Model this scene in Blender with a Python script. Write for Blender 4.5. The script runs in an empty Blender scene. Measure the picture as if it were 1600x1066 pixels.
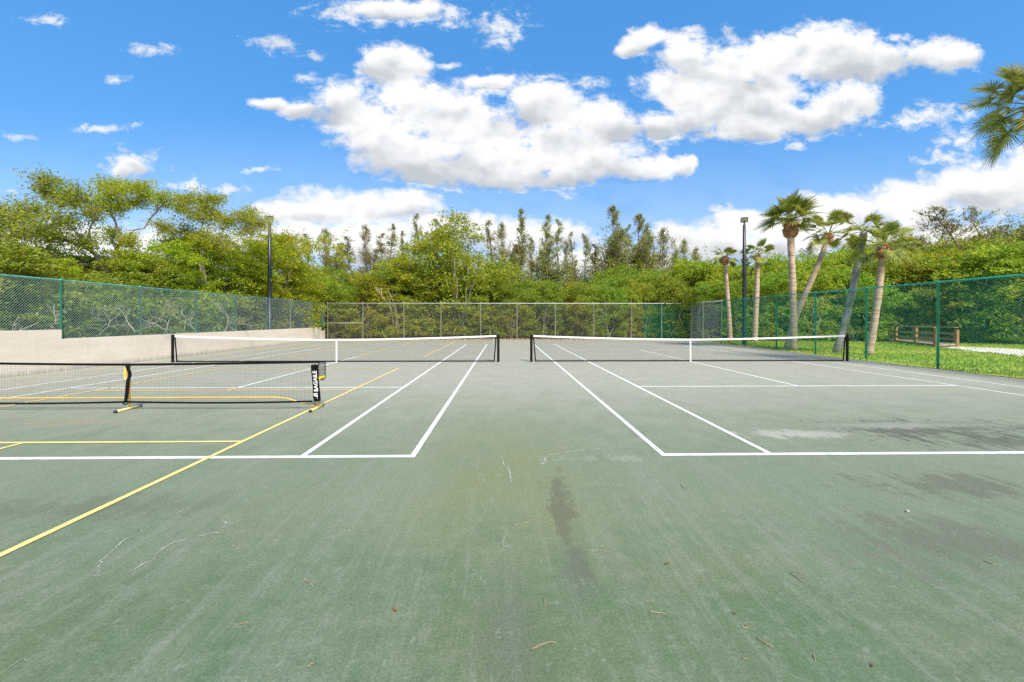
import bpy, math, random
import numpy as np
from mathutils import Vector, Matrix
R = math.radians
rs = np.random.RandomState(11)
random.seed(5)
scn = bpy.context.scene
col = scn.collection

# ------------------------------------------------------------------ camera numbers (solved from the court's regulation sizes)
F, H, YAW, HY = 678.8, 1.713, 0.01864, 498.4
cY, sY = math.cos(YAW), math.sin(YAW)
def U(px, Y):                      # world X of a thing seen at column px standing at distance Y
    return Y * math.tan(YAW + math.atan((px - 800) / F))
def Zh(px, py, Y):                 # its height
    b = Y * cY + U(px, Y) * sY
    return H - (py - HY) / F * b
def P(px, py, Y):
    return (U(px, Y), Y, Zh(px, py, Y))
def G(px, py):                     # ground point
    b = F * H / (py - HY); a = (px - 800) / F * b
    return (a * cY + b * sY, b * cY - a * sY)

# ------------------------------------------------------------------ helpers
class MB:
    def __init__(s): s.v = []; s.f = []; s.n = 0; s.mi = []
    def add(s, v, f, mi=0):
        v = np.asarray(v, float).reshape(-1, 3)
        for q in f: s.f.append(tuple(int(i) + s.n for i in q)); s.mi.append(mi)
        s.v.append(v); s.n += len(v); return s
    def box(s, a, b, mi=0):
        x0, y0, z0 = a; x1, y1, z1 = b
        return s.add([(x0,y0,z0),(x1,y0,z0),(x1,y1,z0),(x0,y1,z0),(x0,y0,z1),(x1,y0,z1),(x1,y1,z1),(x0,y1,z1)],
              [(0,3,2,1),(4,5,6,7),(0,1,5,4),(1,2,6,5),(2,3,7,6),(3,0,4,7)], mi)
    def tube(s, pts, rad, n=8, cap=True, mi=0, twist=0.0):
        pts = np.asarray(pts, float); m = len(pts)
        rad = np.full(m, rad) if np.isscalar(rad) else np.asarray(rad, float)
        t = np.gradient(pts, axis=0); t /= np.linalg.norm(t, axis=1)[:, None] + 1e-9
        ref = np.array([0, 0, 1.0]) if abs(t[0][2]) < .9 else np.array([1.0, 0, 0])
        V = []
        u = np.cross(ref, t[0]); u /= np.linalg.norm(u)
        for i in range(m):
            u = u - t[i] * np.dot(u, t[i]); u /= np.linalg.norm(u) + 1e-9
            w = np.cross(t[i], u)
            a = np.arange(n) * 2 * math.pi / n + twist
            V.append(pts[i] + rad[i] * (np.cos(a)[:, None] * u + np.sin(a)[:, None] * w))
        f = []
        for i in range(m - 1):
            for k in range(n):
                k2 = (k + 1) % n
                f.append((i*n+k, i*n+k2, (i+1)*n+k2, (i+1)*n+k))
        if cap: f.append(tuple(range(n))[::-1]); f.append(tuple((m-1)*n + k for k in range(n)))
        return s.add(np.concatenate(V), f, mi)
    def lathe(s, prof, n=16, base=(0,0,0), mi=0):
        V = []; f = []; m = len(prof)
        for r, z in prof:
            a = np.arange(n) * 2 * math.pi / n
            V.append(np.c_[base[0] + r*np.cos(a), base[1] + r*np.sin(a), np.full(n, base[2] + z)])
        for i in range(m-1):
            for k in range(n): f.append((i*n+k, i*n+(k+1)%n, (i+1)*n+(k+1)%n, (i+1)*n+k))
        f.append(tuple(range(n))[::-1]); f.append(tuple((m-1)*n+k for k in range(n)))
        return s.add(np.concatenate(V), f, mi)
    def mesh(s, name, mats, smooth=False):
        me = bpy.data.meshes.new(name)
        me.from_pydata(np.concatenate(s.v).tolist(), [], s.f)
        for m in (mats if isinstance(mats, (list, tuple)) else [mats]): me.materials.append(m)
        if len(me.materials) > 1: me.polygons.foreach_set('material_index', s.mi)
        if smooth: me.polygons.foreach_set('use_smooth', [True]*len(me.polygons))
        me.update(); return me
    def build(s, name, mats, parent=None, smooth=False, loc=None):
        return link(name, s.mesh(name, mats, smooth), parent, loc)
def link(name, me, parent=None, loc=None):
    o = bpy.data.objects.new(name, me); col.objects.link(o)
    if parent is not None: o.parent = parent
    if loc is not None: o.location = loc
    return o
def quads(V, name, mat):           # V: N x 4 x 3 array of quads -> mesh, fast
    N = len(V); me = bpy.data.meshes.new(name)
    me.vertices.add(4*N); me.vertices.foreach_set('co', V.reshape(-1).astype(np.float32))
    me.loops.add(4*N); me.loops.foreach_set('vertex_index', np.arange(4*N, dtype=np.int32))
    me.polygons.add(N); me.polygons.foreach_set('loop_start', np.arange(0, 4*N, 4, dtype=np.int32))
    me.polygons.foreach_set('loop_total', np.full(N, 4, dtype=np.int32))
    me.materials.append(mat); me.update(calc_edges=True); return me
def tag(o, label=None, cat=None, group=None, kind=None):
    if label: o['label'] = label
    if cat: o['category'] = cat
    if group: o['group'] = group
    if kind: o['kind'] = kind
    return o
def thing(name, label, cat, loc=(0,0,0), group=None, rz=0, sc=1):
    o = bpy.data.objects.new(name, None); col.objects.link(o)
    o.location = loc; o.rotation_euler = (0, 0, rz)
    o.scale = (sc, sc, sc) if np.isscalar(sc) else sc
    o.empty_display_size = .3
    return tag(o, label, cat, group)
def unit(v): return v / (np.linalg.norm(v, axis=-1, keepdims=True) + 1e-9)

# ------------------------------------------------------------------ materials
class NT:
    def __init__(s, nt): s.nt = nt
    def n(s, t, **kw):
        x = s.nt.nodes.new(t)
        for k, v in kw.items():
            if k.startswith('i_'):
                key = k[2:]; x.inputs[int(key) if key.isdigit() else key].default_value = v
            else: setattr(x, k, v)
        return x
    def l(s, a, b): s.nt.links.new(a, b)
    def val(s, x, sock):
        if x is None: return
        if isinstance(x, (int, float)): sock.default_value = x
        elif isinstance(x, (tuple, list)): sock.default_value = x
        else: s.l(x, sock)
    def m(s, op, a, b=None, c=None, clamp=False):
        x = s.n('ShaderNodeMath', operation=op, use_clamp=clamp)
        s.val(a, x.inputs[0]); s.val(b, x.inputs[1]); s.val(c, x.inputs[2]); return x.outputs[0]
    def vm(s, op, a, b=None, c=None, out=0):
        x = s.n('ShaderNodeVectorMath', operation=op)
        s.val(a, x.inputs[0]); s.val(b, x.inputs[1])
        if c is not None: s.val(c, x.inputs[2])
        return x.outputs[out]
    def noise(s, vec, scale, detail=4, rough=.55, dist=0, out='Fac'):
        x = s.n('ShaderNodeTexNoise'); x.inputs['Scale'].default_value = scale
        x.inputs['Detail'].default_value = detail; x.inputs['Roughness'].default_value = rough
        x.inputs['Distortion'].default_value = dist
        if vec is not None: s.l(vec, x.inputs['Vector'])
        return x.outputs[out]
    def step(s, x, a, b, lo=0., hi=1.):
        q = s.n('ShaderNodeMapRange', interpolation_type='SMOOTHSTEP')
        s.val(x, q.inputs[0]); q.inputs[1].default_value = a; q.inputs[2].default_value = b
        q.inputs[3].default_value = lo; q.inputs[4].default_value = hi; return q.outputs[0]
    def mix(s, f, a, b, bt='MIX'):
        q = s.n('ShaderNodeMix', data_type='RGBA', blend_type=bt)
        s.val(f, q.inputs[0])
        for v, k in ((a, 6), (b, 7)):
            if isinstance(v, (tuple, list)): q.inputs[k].default_value = (*v[:3], 1)
            else: s.l(v, q.inputs[k])
        return q.outputs[2]
def newmat(name):
    m = bpy.data.materials.new(name); m.use_nodes = True
    t = NT(m.node_tree); b = m.node_tree.nodes['Principled BSDF']
    return m, t, b
def simple(name, c, rough=.6, spec=.5, metal=0, var=.12, scale=6, bump=0.0, bscale=60):
    m, t, b = newmat(name)
    co = t.n('ShaderNodeTexCoord').outputs['Object']
    n = t.noise(co, scale, 5)
    d = tuple(x * (1 - var) for x in c); e = tuple(min(1, x * (1 + var)) for x in c)
    t.l(t.mix(t.step(n, .3, .7), d, e), b.inputs['Base Color'])
    b.inputs['Roughness'].default_value = rough; b.inputs['Specular IOR Level'].default_value = spec
    b.inputs['Metallic'].default_value = metal
    if bump:
        bp = t.n('ShaderNodeBump'); bp.inputs['Strength'].default_value = bump; bp.inputs['Distance'].default_value = .02
        t.l(t.noise(co, bscale, 6), bp.inputs['Height']); t.l(bp.outputs[0], b.inputs['Normal'])
    return m
def leafmat(name, dark, mid, light, yellow, transl=.35, ns=.5, yfac=.6, brown=None):
    m, t, b = newmat(name)
    g = t.n('ShaderNodeNewGeometry'); oi = t.n('ShaderNodeObjectInfo')
    rp = t.n('ShaderNodeValToRGB'); e = rp.color_ramp.elements
    e[0].position = 0; e[0].color = (*dark, 1); e[1].position = 1; e[1].color = (*light, 1)
    x = e.new(.45); x.color = (*mid, 1)
    t.l(g.outputs['Random Per Island'], rp.inputs[0])
    n = t.noise(g.outputs['Position'], ns, 3)
    c = t.mix(t.m('MULTIPLY', t.step(n, .46, .66), yfac), rp.outputs[0], yellow)
    if brown: c = t.mix(t.step(g.outputs['Random Per Island'], .975, .98), c, brown)
    hs = t.n('ShaderNodeHueSaturation')
    t.l(t.m('MULTIPLY_ADD', oi.outputs['Random'], .05, .475), hs.inputs['Hue'])
    t.l(t.m('MULTIPLY_ADD', oi.outputs['Random'], .28, 1.02), hs.inputs['Value'])
    t.l(c, hs.inputs['Color']); c = hs.outputs[0]
    b.inputs['Roughness'].default_value = .5; b.inputs['Specular IOR Level'].default_value = .35
    t.l(c, b.inputs['Base Color'])
    tr = t.n('ShaderNodeBsdfTranslucent'); t.l(t.mix(1.0, c, (1.0, 1.0, .55), 'MULTIPLY'), tr.inputs[0])
    mx = t.n('ShaderNodeMixShader'); mx.inputs[0].default_value = transl
    t.l(b.outputs[0], mx.inputs[1]); t.l(tr.outputs[0], mx.inputs[2])
    t.l(mx.outputs[0], m.node_tree.nodes['Material Output'].inputs[0]); return m

M = {}
M['mangrove'] = leafmat('mangrove_leaf', (.115,.18,.022), (.235,.335,.038), (.38,.48,.065), (.40,.39,.045), .58, .45, .75, (.3,.17,.04))
M['lime'] = leafmat('lime_leaf', (.15,.22,.010), (.32,.40,.018), (.48,.55,.05), (.52,.50,.03), .58, .6, .6)
M['olive'] = leafmat('olive_leaf', (.155,.205,.022), (.31,.38,.038), (.47,.52,.07), (.49,.46,.04), .58, .5, .8, (.36,.19,.04))
M['bright'] = leafmat('bright_leaf', (.15,.22,.018), (.28,.39,.035), (.47,.57,.075), (.46,.43,.035), .58, .5, .4, (.32,.17,.04))
M['leafgreen'] = leafmat('spreading_leaf', (.13,.18,.014), (.28,.34,.028), (.44,.50,.06), (.46,.43,.035), .58, .6, .55)
M['needle'] = leafmat('needle_leaf', (.12,.125,.035), (.24,.245,.065), (.37,.37,.11), (.33,.26,.06), .4, .8, .6)
M['palm'] = leafmat('palm_leaf', (.09,.115,.028), (.21,.245,.05), (.36,.39,.10), (.40,.37,.11), .3, 1.5, .5)
M['grassblade'] = leafmat('grass_blade', (.13,.21,.02), (.26,.38,.035), (.42,.52,.06), (.50,.48,.08), .4, .25, .7)
M['bark'] = simple('grey_bark', (.26,.22,.18), .9, .2, var=.35, scale=9, bump=.5, bscale=25)
M['palebark'] = simple('pale_bark', (.42,.38,.33), .9, .2, var=.3, scale=7, bump=.4, bscale=25)
M['deadwood'] = simple('dead_wood', (.27,.25,.20), .9, .2, var=.25, scale=7)
M['litter'] = leafmat('litter_leaf', (.16,.10,.06), (.32,.22,.14), (.52,.42,.34), (.5,.36,.22), .1, 1.5, .5)
M['teal'] = simple('teal_vinyl_coat', (.02,.40,.29), .4, .5, var=.2, scale=3)
M['teal_old'] = simple('faded_teal_coat', (.10,.30,.28), .5, .5, var=.25, scale=3)
M['galv'] = simple('galvanised_steel', (.60,.61,.56), .5, .5, var=.15, scale=4)
M['cream_post'] = simple('cream_weathered_post', (.74,.71,.58), .6, .4, var=.15, scale=4)
M['wire_grey'] = simple('grey_wire', (.24,.25,.19), .5, .5, var=.1)
M['wire_green'] = simple('green_wire', (.035,.31,.17), .45, .5, var=.15)
M['wire_teal'] = simple('teal_wire', (.25,.42,.36), .45, .5, var=.15)
M['wire_slate'] = simple('slate_wire', (.24,.32,.33), .45, .5, var=.15)
M['black'] = simple('black_fabric', (.006,.006,.0065), .9, .15, var=.2)
M['blackpaint'] = simple('black_paint', (.018,.018,.02), .35, .5, var=.2)
M['net'] = simple('black_net_cord', (.02,.02,.02), .8, .2)
M['white'] = simple('white_vinyl_tape', (.80,.79,.76), .6, .4, var=.04)
M['yellow_metal'] = simple('yellow_powder_coat', (.80,.48,.08), .4, .5, var=.08)
M['pale_yellow_metal'] = simple('pale_yellow_powder_coat', (.82,.66,.26), .4, .5, var=.06)
M['ball'] = simple('yellow_plastic', (.80,.58,.01), .4, .5, var=.08)
M['lens'] = simple('lamp_lens', (.50,.47,.38), .3, .5, var=.1)
M['wood'] = simple('weathered_wood', (.30,.23,.17), .85, .2, var=.3, scale=5)
M['orangewood'] = simple('orange_brown_wood', (.31,.17,.065), .8, .2, var=.25, scale=4)
M['twig'] = simple('dry_twig', (.30,.235,.155), .85, .2, var=.3, scale=20)
M['deadleaf'] = simple('dead_leaf', (.22,.10,.05), .8, .2, var=.3, scale=20)
M['stone'] = simple('pale_stone', (.46,.44,.38), .8, .2, var=.2)

def wornpaint(name, c, wear=.45):
    m, t, b = newmat(name)
    g = t.n('ShaderNodeNewGeometry').outputs['Position']
    n = t.noise(g, 5, 6, .65); n2 = t.noise(g, 40, 4, .7)
    w = t.m('MULTIPLY', t.step(t.m('MULTIPLY_ADD', n2, .7, n), .86, 1.0), wear)
    t.l(t.mix(w, c, (.22,.27,.21)), b.inputs['Base Color'])
    b.inputs['Roughness'].default_value = .65; return m
M['line_white'] = wornpaint('white_line_paint', (.80,.80,.78))
M['line_yellow'] = wornpaint('yellow_line_paint', (.80,.60,.20))
M['crack'] = simple('pale_crack_filler', (.36,.37,.31), .8, .3, var=.3, scale=9)

# court surface: worn green acrylic
def court_mat():
    m, t, b = newmat('worn_green_court')
    pos = t.n('ShaderNodeNewGeometry').outputs['Position']
    sx = t.n('ShaderNodeSeparateXYZ'); t.l(pos, sx.inputs[0]); X, Y = sx.outputs[0], sx.outputs[1]
    st = t.vm('MULTIPLY', pos, (1.5, .22, 1))
    st2 = t.vm('MULTIPLY', pos, (4.5, .5, 1))
    big = t.noise(pos, .33, 5, .6, .4); mid = t.noise(pos, 1.5, 6, .65, .5)
    strk = t.noise(st, 1.0, 7, .66, .8); strk2 = t.noise(st2, 1.0, 6, .7, .6)
    fine = t.noise(pos, 55, 5, .8); grit = t.noise(pos, 190, 3, .8); mot = t.noise(pos, 7, 7, .72, .3)
    c = t.mix(t.step(big, .35, .68), (.080,.134,.060), (.125,.152,.073))
    c = t.mix(t.m('MULTIPLY', t.step(strk, .42, .72), .42), c, (.205,.225,.165))
    c = t.mix(t.m('MULTIPLY', t.step(strk2, .50, .78), .30), c, (.25,.262,.215))
    c = t.mix(t.step(mot, .50, .64, 0, .30), c, (.205,.225,.165))
    c = t.mix(t.step(mot, .49, .36, 0, .32), c, (.070,.105,.052))
    c = t.mix(t.step(t.noise(t.vm('MULTIPLY', pos, (8, .42, 1)), 1, 8, .74, .35), .50, .64, 0, .24), c, (.235,.25,.20))
    # lens vignette painted into the colour: darker near the camera, paler further off
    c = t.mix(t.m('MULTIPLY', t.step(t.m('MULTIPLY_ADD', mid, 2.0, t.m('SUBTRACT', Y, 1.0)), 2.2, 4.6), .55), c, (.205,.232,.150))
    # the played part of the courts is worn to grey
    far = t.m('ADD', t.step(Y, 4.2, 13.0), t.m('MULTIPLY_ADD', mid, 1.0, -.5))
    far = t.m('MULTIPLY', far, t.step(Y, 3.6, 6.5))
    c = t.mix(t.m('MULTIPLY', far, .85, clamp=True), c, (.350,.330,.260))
    # mossy yellow green band between the courts
    mo = t.m('MULTIPLY', t.step(t.m('ABSOLUTE', t.m('ADD', X, -.0)), .15, 1.5, 1, 0), t.m('MULTIPLY', t.step(Y, 2.6, 4.2), t.step(Y, 5.2, 9, 1, 0)))
    c = t.mix(t.m('MULTIPLY', mo, t.step(mid, .35, .65, .15, .6)), c, (.170,.180,.065))
    def spot(cx, cy, rx, ry, colr, k, nz=.9):
        d = t.vm('LENGTH', t.vm('MULTIPLY', t.vm('SUBTRACT', pos, (cx, cy, 0)), (1/rx, 1/ry, 0)), out=1)
        f = t.m('ADD', t.m('SUBTRACT', 1.0, d), t.m('MULTIPLY_ADD', strk2, nz*3.4, -nz*1.7))
        f = t.m('ADD', f, t.m('MULTIPLY_ADD', mid, nz*2.4, -nz*1.2)); f = t.m('ADD', f, t.m('MULTIPLY_ADD', mot, nz*3.2, -nz*1.6))
        return t.mix(t.m('MULTIPLY', t.step(f, .1, .8), k), c, colr)
    x, y = G(1440, 672); c = spot(x, y, 2.1, .8, (.085,.085,.050), .85)
    x, y = G(1560, 690); c = spot(x, y, 1.5, .5, (.095,.095,.058), .7)
    x, y = G(1250, 678); c = spot(x, y, 1.0, .30, (.42,.41,.35), .6)
    x, y = G(1400, 665); c = spot(x, y, 1.6, .25, (.40,.395,.34), .45)
    x, y = G(1500, 760); c = spot(x, y, 1.2, .5, (.105,.105,.066), .7)
    x, y = G(1500, 850); c = spot(x, y, .85, .55, (.112,.110,.072), .65)
    x, y = G(1420, 870); c = spot(x, y, .3, .16, (.17,.155,.11), .25)
    x, y = G(880, 800); c = spot(x, y, .15, 1.3, (.105,.105,.058), .75)
    x, y = G(900, 900); c = spot(x, y, .13, .5, (.10,.12,.08), .6)
    x, y = G(800, 1000); c = spot(x, y, .28, .8, (.105,.118,.075), .55)
    x, y = G(200, 790); c = spot(x, y, 1.6, .35, (.115,.13,.075), .5)
    x, y = G(60, 800); c = spot(x, y, 1.5, .3, (.115,.125,.075), .45)
    x, y = G(100, 660); c = spot(x, y, 2.2, .3, (.33,.20,.10), .22)
    x, y = G(930, 716); c = spot(x, y, .7, .16, (.30,.31,.25), .4)
    # scuffs, grit
    v = t.m('MULTIPLY_ADD', fine, 1.8, .10); v2 = t.m('MULTIPLY_ADD', grit, 1.5, .25)
    hs = t.n('ShaderNodeHueSaturation'); t.l(t.m('MULTIPLY', v, v2), hs.inputs['Value']); t.l(c, hs.inputs['Color'])
    c = t.mix(t.step(t.noise(pos, 24, 6, .75), .56, .66, 0, .40), hs.outputs[0], (.10,.13,.095))
    c = t.mix(t.step(t.noise(t.vm('MULTIPLY', pos, (1, .6, 1)), 11, 7, .8), .56, .66, 0, .26), c, (.33,.345,.29))
    t.l(c, b.inputs['Base Color'])
    b.inputs['Roughness'].default_value = .62; b.inputs['Specular IOR Level'].default_value = .45
    bp = t.n('ShaderNodeBump'); bp.inputs['Strength'].default_value = .35; bp.inputs['Distance'].default_value = .004
    t.l(grit, bp.inputs['Height']); t.l(bp.outputs[0], b.inputs['Normal'])
    return m
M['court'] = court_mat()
def ground_mat(name, stops, scale, rough=.95):
    m, t, b = newmat(name); pos = t.n('ShaderNodeNewGeometry').outputs['Position']
    c = t.mix(t.step(t.noise(pos, scale, 6, .65, .3), .35, .65), stops[0], stops[1])
    c = t.mix(t.step(t.noise(pos, scale*9, 5, .7), .45, .7, 0, .7), c, stops[2])
    t.l(c, b.inputs['Base Color']); b.inputs['Roughness'].default_value = rough
    b.inputs['Specular IOR Level'].default_value = .2
    return m
M['soil'] = ground_mat('leaf_strewn_soil', [(.12,.085,.05), (.20,.15,.10), (.30,.22,.15)], .6)
M['lawn'] = ground_mat('lawn_ground', [(.20,.31,.03), (.32,.39,.05), (.40,.38,.12)], .35)
M['litter'] = leafmat('litter_leaf', (.20,.13,.08), (.40,.28,.19), (.62,.50,.41), (.6,.44,.28), .1, 1.5, .5)
M['sand'] = ground_mat('pale_sand', [(.62,.56,.48), (.72,.66,.58), (.50,.43,.35)], .9)
def wall_mat():
    m, t, b = newmat('cream_painted_masonry'); pos = t.n('ShaderNodeNewGeometry').outputs['Position']
    sx = t.n('ShaderNodeSeparateXYZ'); t.l(pos, sx.inputs[0])
    n = t.noise(t.vm('MULTIPLY', pos, (1, .5, 3)), 1.2, 6, .6); n2 = t.noise(t.vm('MULTIPLY', pos, (1, 3, .4)), 2.2, 5, .65)
    c = t.mix(t.step(n, .3, .7), (.74,.625,.50), (.82,.71,.58))
    c = t.mix(t.step(n2, .55, .70, 0, .35), c, (.62,.51,.41))
    c = t.mix(t.step(t.noise(t.vm('MULTIPLY', pos, (1, 1.2, 2.2)), 5, 7, .75), .58, .70, 0, .28), c, (.55,.46,.38))
    c = t.mix(t.m('MULTIPLY', t.step(sx.outputs[2], .03, .22, 1, 0), t.step(n2, .35, .6, .15, .6)), c, (.34,.35,.29))
    t.l(c, b.inputs['Base Color']); b.inputs['Roughness'].default_value = .85
    bp = t.n('ShaderNodeBump'); bp.inputs['Strength'].default_value = .3; bp.inputs['Distance'].default_value = .01
    t.l(t.noise(pos, 30, 6, .7), bp.inputs['Height']); t.l(bp.outputs[0], b.inputs['Normal']); return m
M['wall'] = wall_mat()
def trunk_mat():
    m, t, b = newmat('palm_trunk'); co = t.n('ShaderNodeTexCoord').outputs['Object']
    rings = t.noise(t.vm('MULTIPLY', co, (1.6, 1.6, 13)), 1, 6, .72); n = t.noise(co, 2.2, 4)
    c = t.mix(t.step(rings, .35, .68), (.28,.185,.12), (.64,.46,.33))
    c = t.mix(t.step(n, .5, .7, 0, .5), c, (.38,.36,.33))
    t.l(c, b.inputs['Base Color']); b.inputs['Roughness'].default_value = .9
    bp = t.n('ShaderNodeBump'); bp.inputs['Strength'].default_value = .6; bp.inputs['Distance'].default_value = .03
    t.l(rings, bp.inputs['Height']); t.l(bp.outputs[0], b.inputs['Normal']); return m
M['palmtrunk'] = trunk_mat()
M['greytrunk'] = simple('grey_palm_trunk', (.30,.27,.24), .9, .2, var=.4, scale=3, bump=.6, bscale=14)
M['boot'] = simple('brown_palm_boot', (.33,.17,.075), .85, .2, var=.45, scale=8, bump=.5, bscale=20)

# ------------------------------------------------------------------ ground, court, lines
XF = -14.6                                   # wall face
def xr(Y): return 15.15 + (Y - 13) * (15.57 - 15.15) / 23.0      # right fence line
YB = 35.95                                   # far fence
g = MB(); g.add([(-400,-60,-.06),(400,-60,-.06),(400,900,-.06),(-400,900,-.06)], [(0,1,2,3)])
tag(g.build('ground', M['soil']), kind='structure')
g = MB(); g.add([(15.0,-10,-.03),(60,-10,-.03),(60,27,-.03),(34,29.5,-.03),(25.5,32,-.03),(15.3,37.5,-.03)], [(0,1,2,3,4,5)])
tag(g.build('lawn', M['lawn']), kind='structure')
sp = [G(*q) for q in [(1462,541),(1500,541),(1560,543.5),(1605,545.5),(1700,548),(1900,552),(1900,578),(1700,565),(1605,557.5),(1560,552),(1520,548.2),(1488,545)]]
g = MB(); g.add([(x, y, -.022) for x, y in sp], [tuple(range(len(sp)))])
tag(g.build('sand_path', M['sand']), kind='structure')
g = MB()
xe = [(-14.55,-9,0),(14.75,-9,0),(14.75,12,0),(15.2,36.0,0),(-14.55,36.0,0)]
g.add(xe + [(x,y,-.09) for x,y,z in xe], [(0,1,2,3,4)] + [(i,i+5,(i+1)%5+5,(i+1)%5) for i in range(5)])
def strip(g, pts, w, z, mi=0):
    pts = np.asarray(pts, float); t = unit(np.gradient(pts, axis=0)); nn = np.c_[-t[:,1], t[:,0]]
    ww = np.asarray(w).reshape(-1, 1) if not np.isscalar(w) else w
    a = pts + nn*ww/2; b = pts - nn*ww/2; k = len(pts)
    g.add(np.r_[np.c_[a, np.full(k, z)], np.c_[b, np.full(k, z)]], [(i, i+k, i+k+1, i+1) for i in range(k-1)], mi)
def crack(pxs, w):
    pts = [np.array(G(x, y)) for x, y in pxs]; out = []
    for a, b in zip(pts[:-1], pts[1:]):
        k = max(3, int(np.linalg.norm(b-a)/.035))
        for i in range(k): out.append(a + (b-a)*i/k + rs.normal(0, .011, 2))
    out.append(pts[-1]); strip(g, out, w*.75*rs.uniform(.15, 1.5, len(out)), .004, 1)
Zc = lambda L: [(x/2, y/2+680) for x, y in L]
crack(Zc([(305,440),(315,425),(315,400),(335,375),(360,350),(395,325),(435,310),(470,285),(515,258),(585,230)]), .009)
crack(Zc([(405,430),(470,395),(490,370),(540,340),(600,318),(690,305),(700,285),(705,265),(710,250)]), .010)
crack(Zc([(1596,150),(1595,110),(1575,90),(1565,70)]), .016)
crack([(847,728),(855,712),(880,708),(935,702),(995,700)], .02)
crack(Zc([(0,745),(50,710),(110,690)]), .008)
crack(Zc([(1585,300),(1570,330),(1585,360)]), .007)
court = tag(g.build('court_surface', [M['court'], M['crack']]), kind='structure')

D0 = 5.436; NETY = D0 + 11.89; XL, XR = -1.137, 2.009
w = MB(); y_ = MB(); ZL = .004
def rect(mb, x0, x1, y0, y1, z=ZL): mb.add([(x0,y0,z),(x1,y0,z),(x1,y1,z),(x0,y1,z)], [(0,1,2,3)])
def tennis(x0):
    x1 = x0 + 10.97; lw = .034; bw = .045
    Y0, Y1 = D0, D0 + 23.77
    rect(w, x0-lw, x1+lw, Y0-bw, Y0+bw); rect(w, x0-lw, x1+lw, Y1-bw, Y1+bw)
    for x in (x0, x0+1.37, x1-1.37, x1): rect(w, x-lw, x+lw, Y0+bw, Y1-bw)
    for Ys in (NETY-6.40, NETY+6.40): rect(w, x0+1.37+lw, x1-1.37-lw, Ys-.04, Ys+.04)
    xc = (x0+x1)/2
    rect(w, xc-lw, xc+lw, NETY-6.40+.04, NETY+6.40-.04)
    rect(w, xc-lw, xc+lw, Y0+bw, Y0+bw+.1); rect(w, xc-lw, xc+lw, Y1-bw-.1, Y1-bw)
tennis(XL - 10.97); tennis(XR)
w.build('tennis_line', M['line_white'], court)
PX1 = -3.64; PX0 = PX1 - 6.10; PXC = XL - 5.485
def pickle(yc, s=1):
    h = .032; z = .0075
    for x in (PX0, PX1): rect(y_, x-h, x+h, yc-6.7, yc+6.7, z)
    for yy in (yc-6.7-h, yc+6.7+h): rect(y_, PX0-h, PX1+h, yy-h, yy+h, z)
    for yy in (yc-2.2, yc+2.2): rect(y_, PX0+h, PX1-h, yy-.036, yy+.036, z)
    for a, b in (((-6.7, -2.236), (2.236, NETY-6.44-yc)) if yc < 15 else ((-6.7, -2.236), (2.236, 6.7))): rect(y_, PXC-h, PXC+h, yc+a, yc+b, z)
PNY = 8.3
pickle(PNY + .02); pickle(26.6)
y_.build('pickleball_line', M['line_yellow'], court)

# ------------------------------------------------------------------ retaining wall
g = MB()
prof = [(2.0,1.36),(14.62,1.36),(14.62,1.05),(35.0,1.03),(35.0,.78),(35.75,.76)]
pv = [(2.0,-.1)] + prof + [(35.75,-.1)]
k = len(pv)
g.add([(XF,y,z) for y,z in pv] + [(XF-.25,y,z) for y,z in pv],
      [tuple(range(k))[::-1], tuple(range(k,2*k))] + [(i,(i+1)%k,(i+1)%k+k,i+k) for i in range(k)])
tag(g.build('retaining_wall', M['wall']), 'low cream painted masonry wall stepping down under the fence beside the courts', 'wall')
# bank of earth held up by the wall
g = MB(); g.add([(XF-.24,-12,.95),(XF-.24,35.6,.70),(-17,38,.3),(-60,60,.3),(-60,-12,1.0)], [(0,1,2,3,4)])
tag(g.build('earth_bank', M['soil']), kind='structure')

# ------------------------------------------------------------------ chain-link fences
def wires(mb, a, b, z0, z1, r=.0027, pitch=.084):
    a = np.array(a, float); b = np.array(b, float); L = np.linalg.norm(b-a); t = (b-a)/L; nrm = np.array([-t[1], t[0]])
    hgt = z1 - z0
    for fam in (1, -1):
        for c in np.arange(-hgt if fam == 1 else 0, L if fam == 1 else L + hgt, pitch):
            # s = c + fam*z ; z in 0..hgt
            s0, s1 = c, c + fam*hgt; q0, q1 = 0., hgt
            if fam == 1:
                if s0 < 0: q0 = -c; s0 = 0
                if s1 > L: q1 = L - c; s1 = L
            else:
                if s0 > L: q0 = c - L; s0 = L
                if s1 < 0: q1 = c; s1 = 0
            if q1 - q0 < .02: continue
            off = nrm * (.0028*fam)
            p0 = np.r_[a + t*s0 + off, z0+q0]; p1 = np.r_[a + t*s1 + off, z0+q1]
            d = unit(p1-p0); n3 = np.r_[nrm, 0]; u = np.cross(d, n3)
            ring = [n3*r, u*r, -n3*r, -u*r]
            mb.add([p0+q for q in ring] + [p1+q for q in ring], [(i,(i+1)%4,(i+1)%4+4,i+4) for i in range(4)])
def post(root, x, y, z0, z1, r, m, name='fence_post'):
    p = MB(); p.lathe([(r,0),(r,z1-z0),(r*1.15,z1-z0),(r*1.1,z1-z0+.03),(r*.3,z1-z0+.055)], 10, (x,y,z0)); p.build(name, m, root, True)
TOP = 3.0
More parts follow.
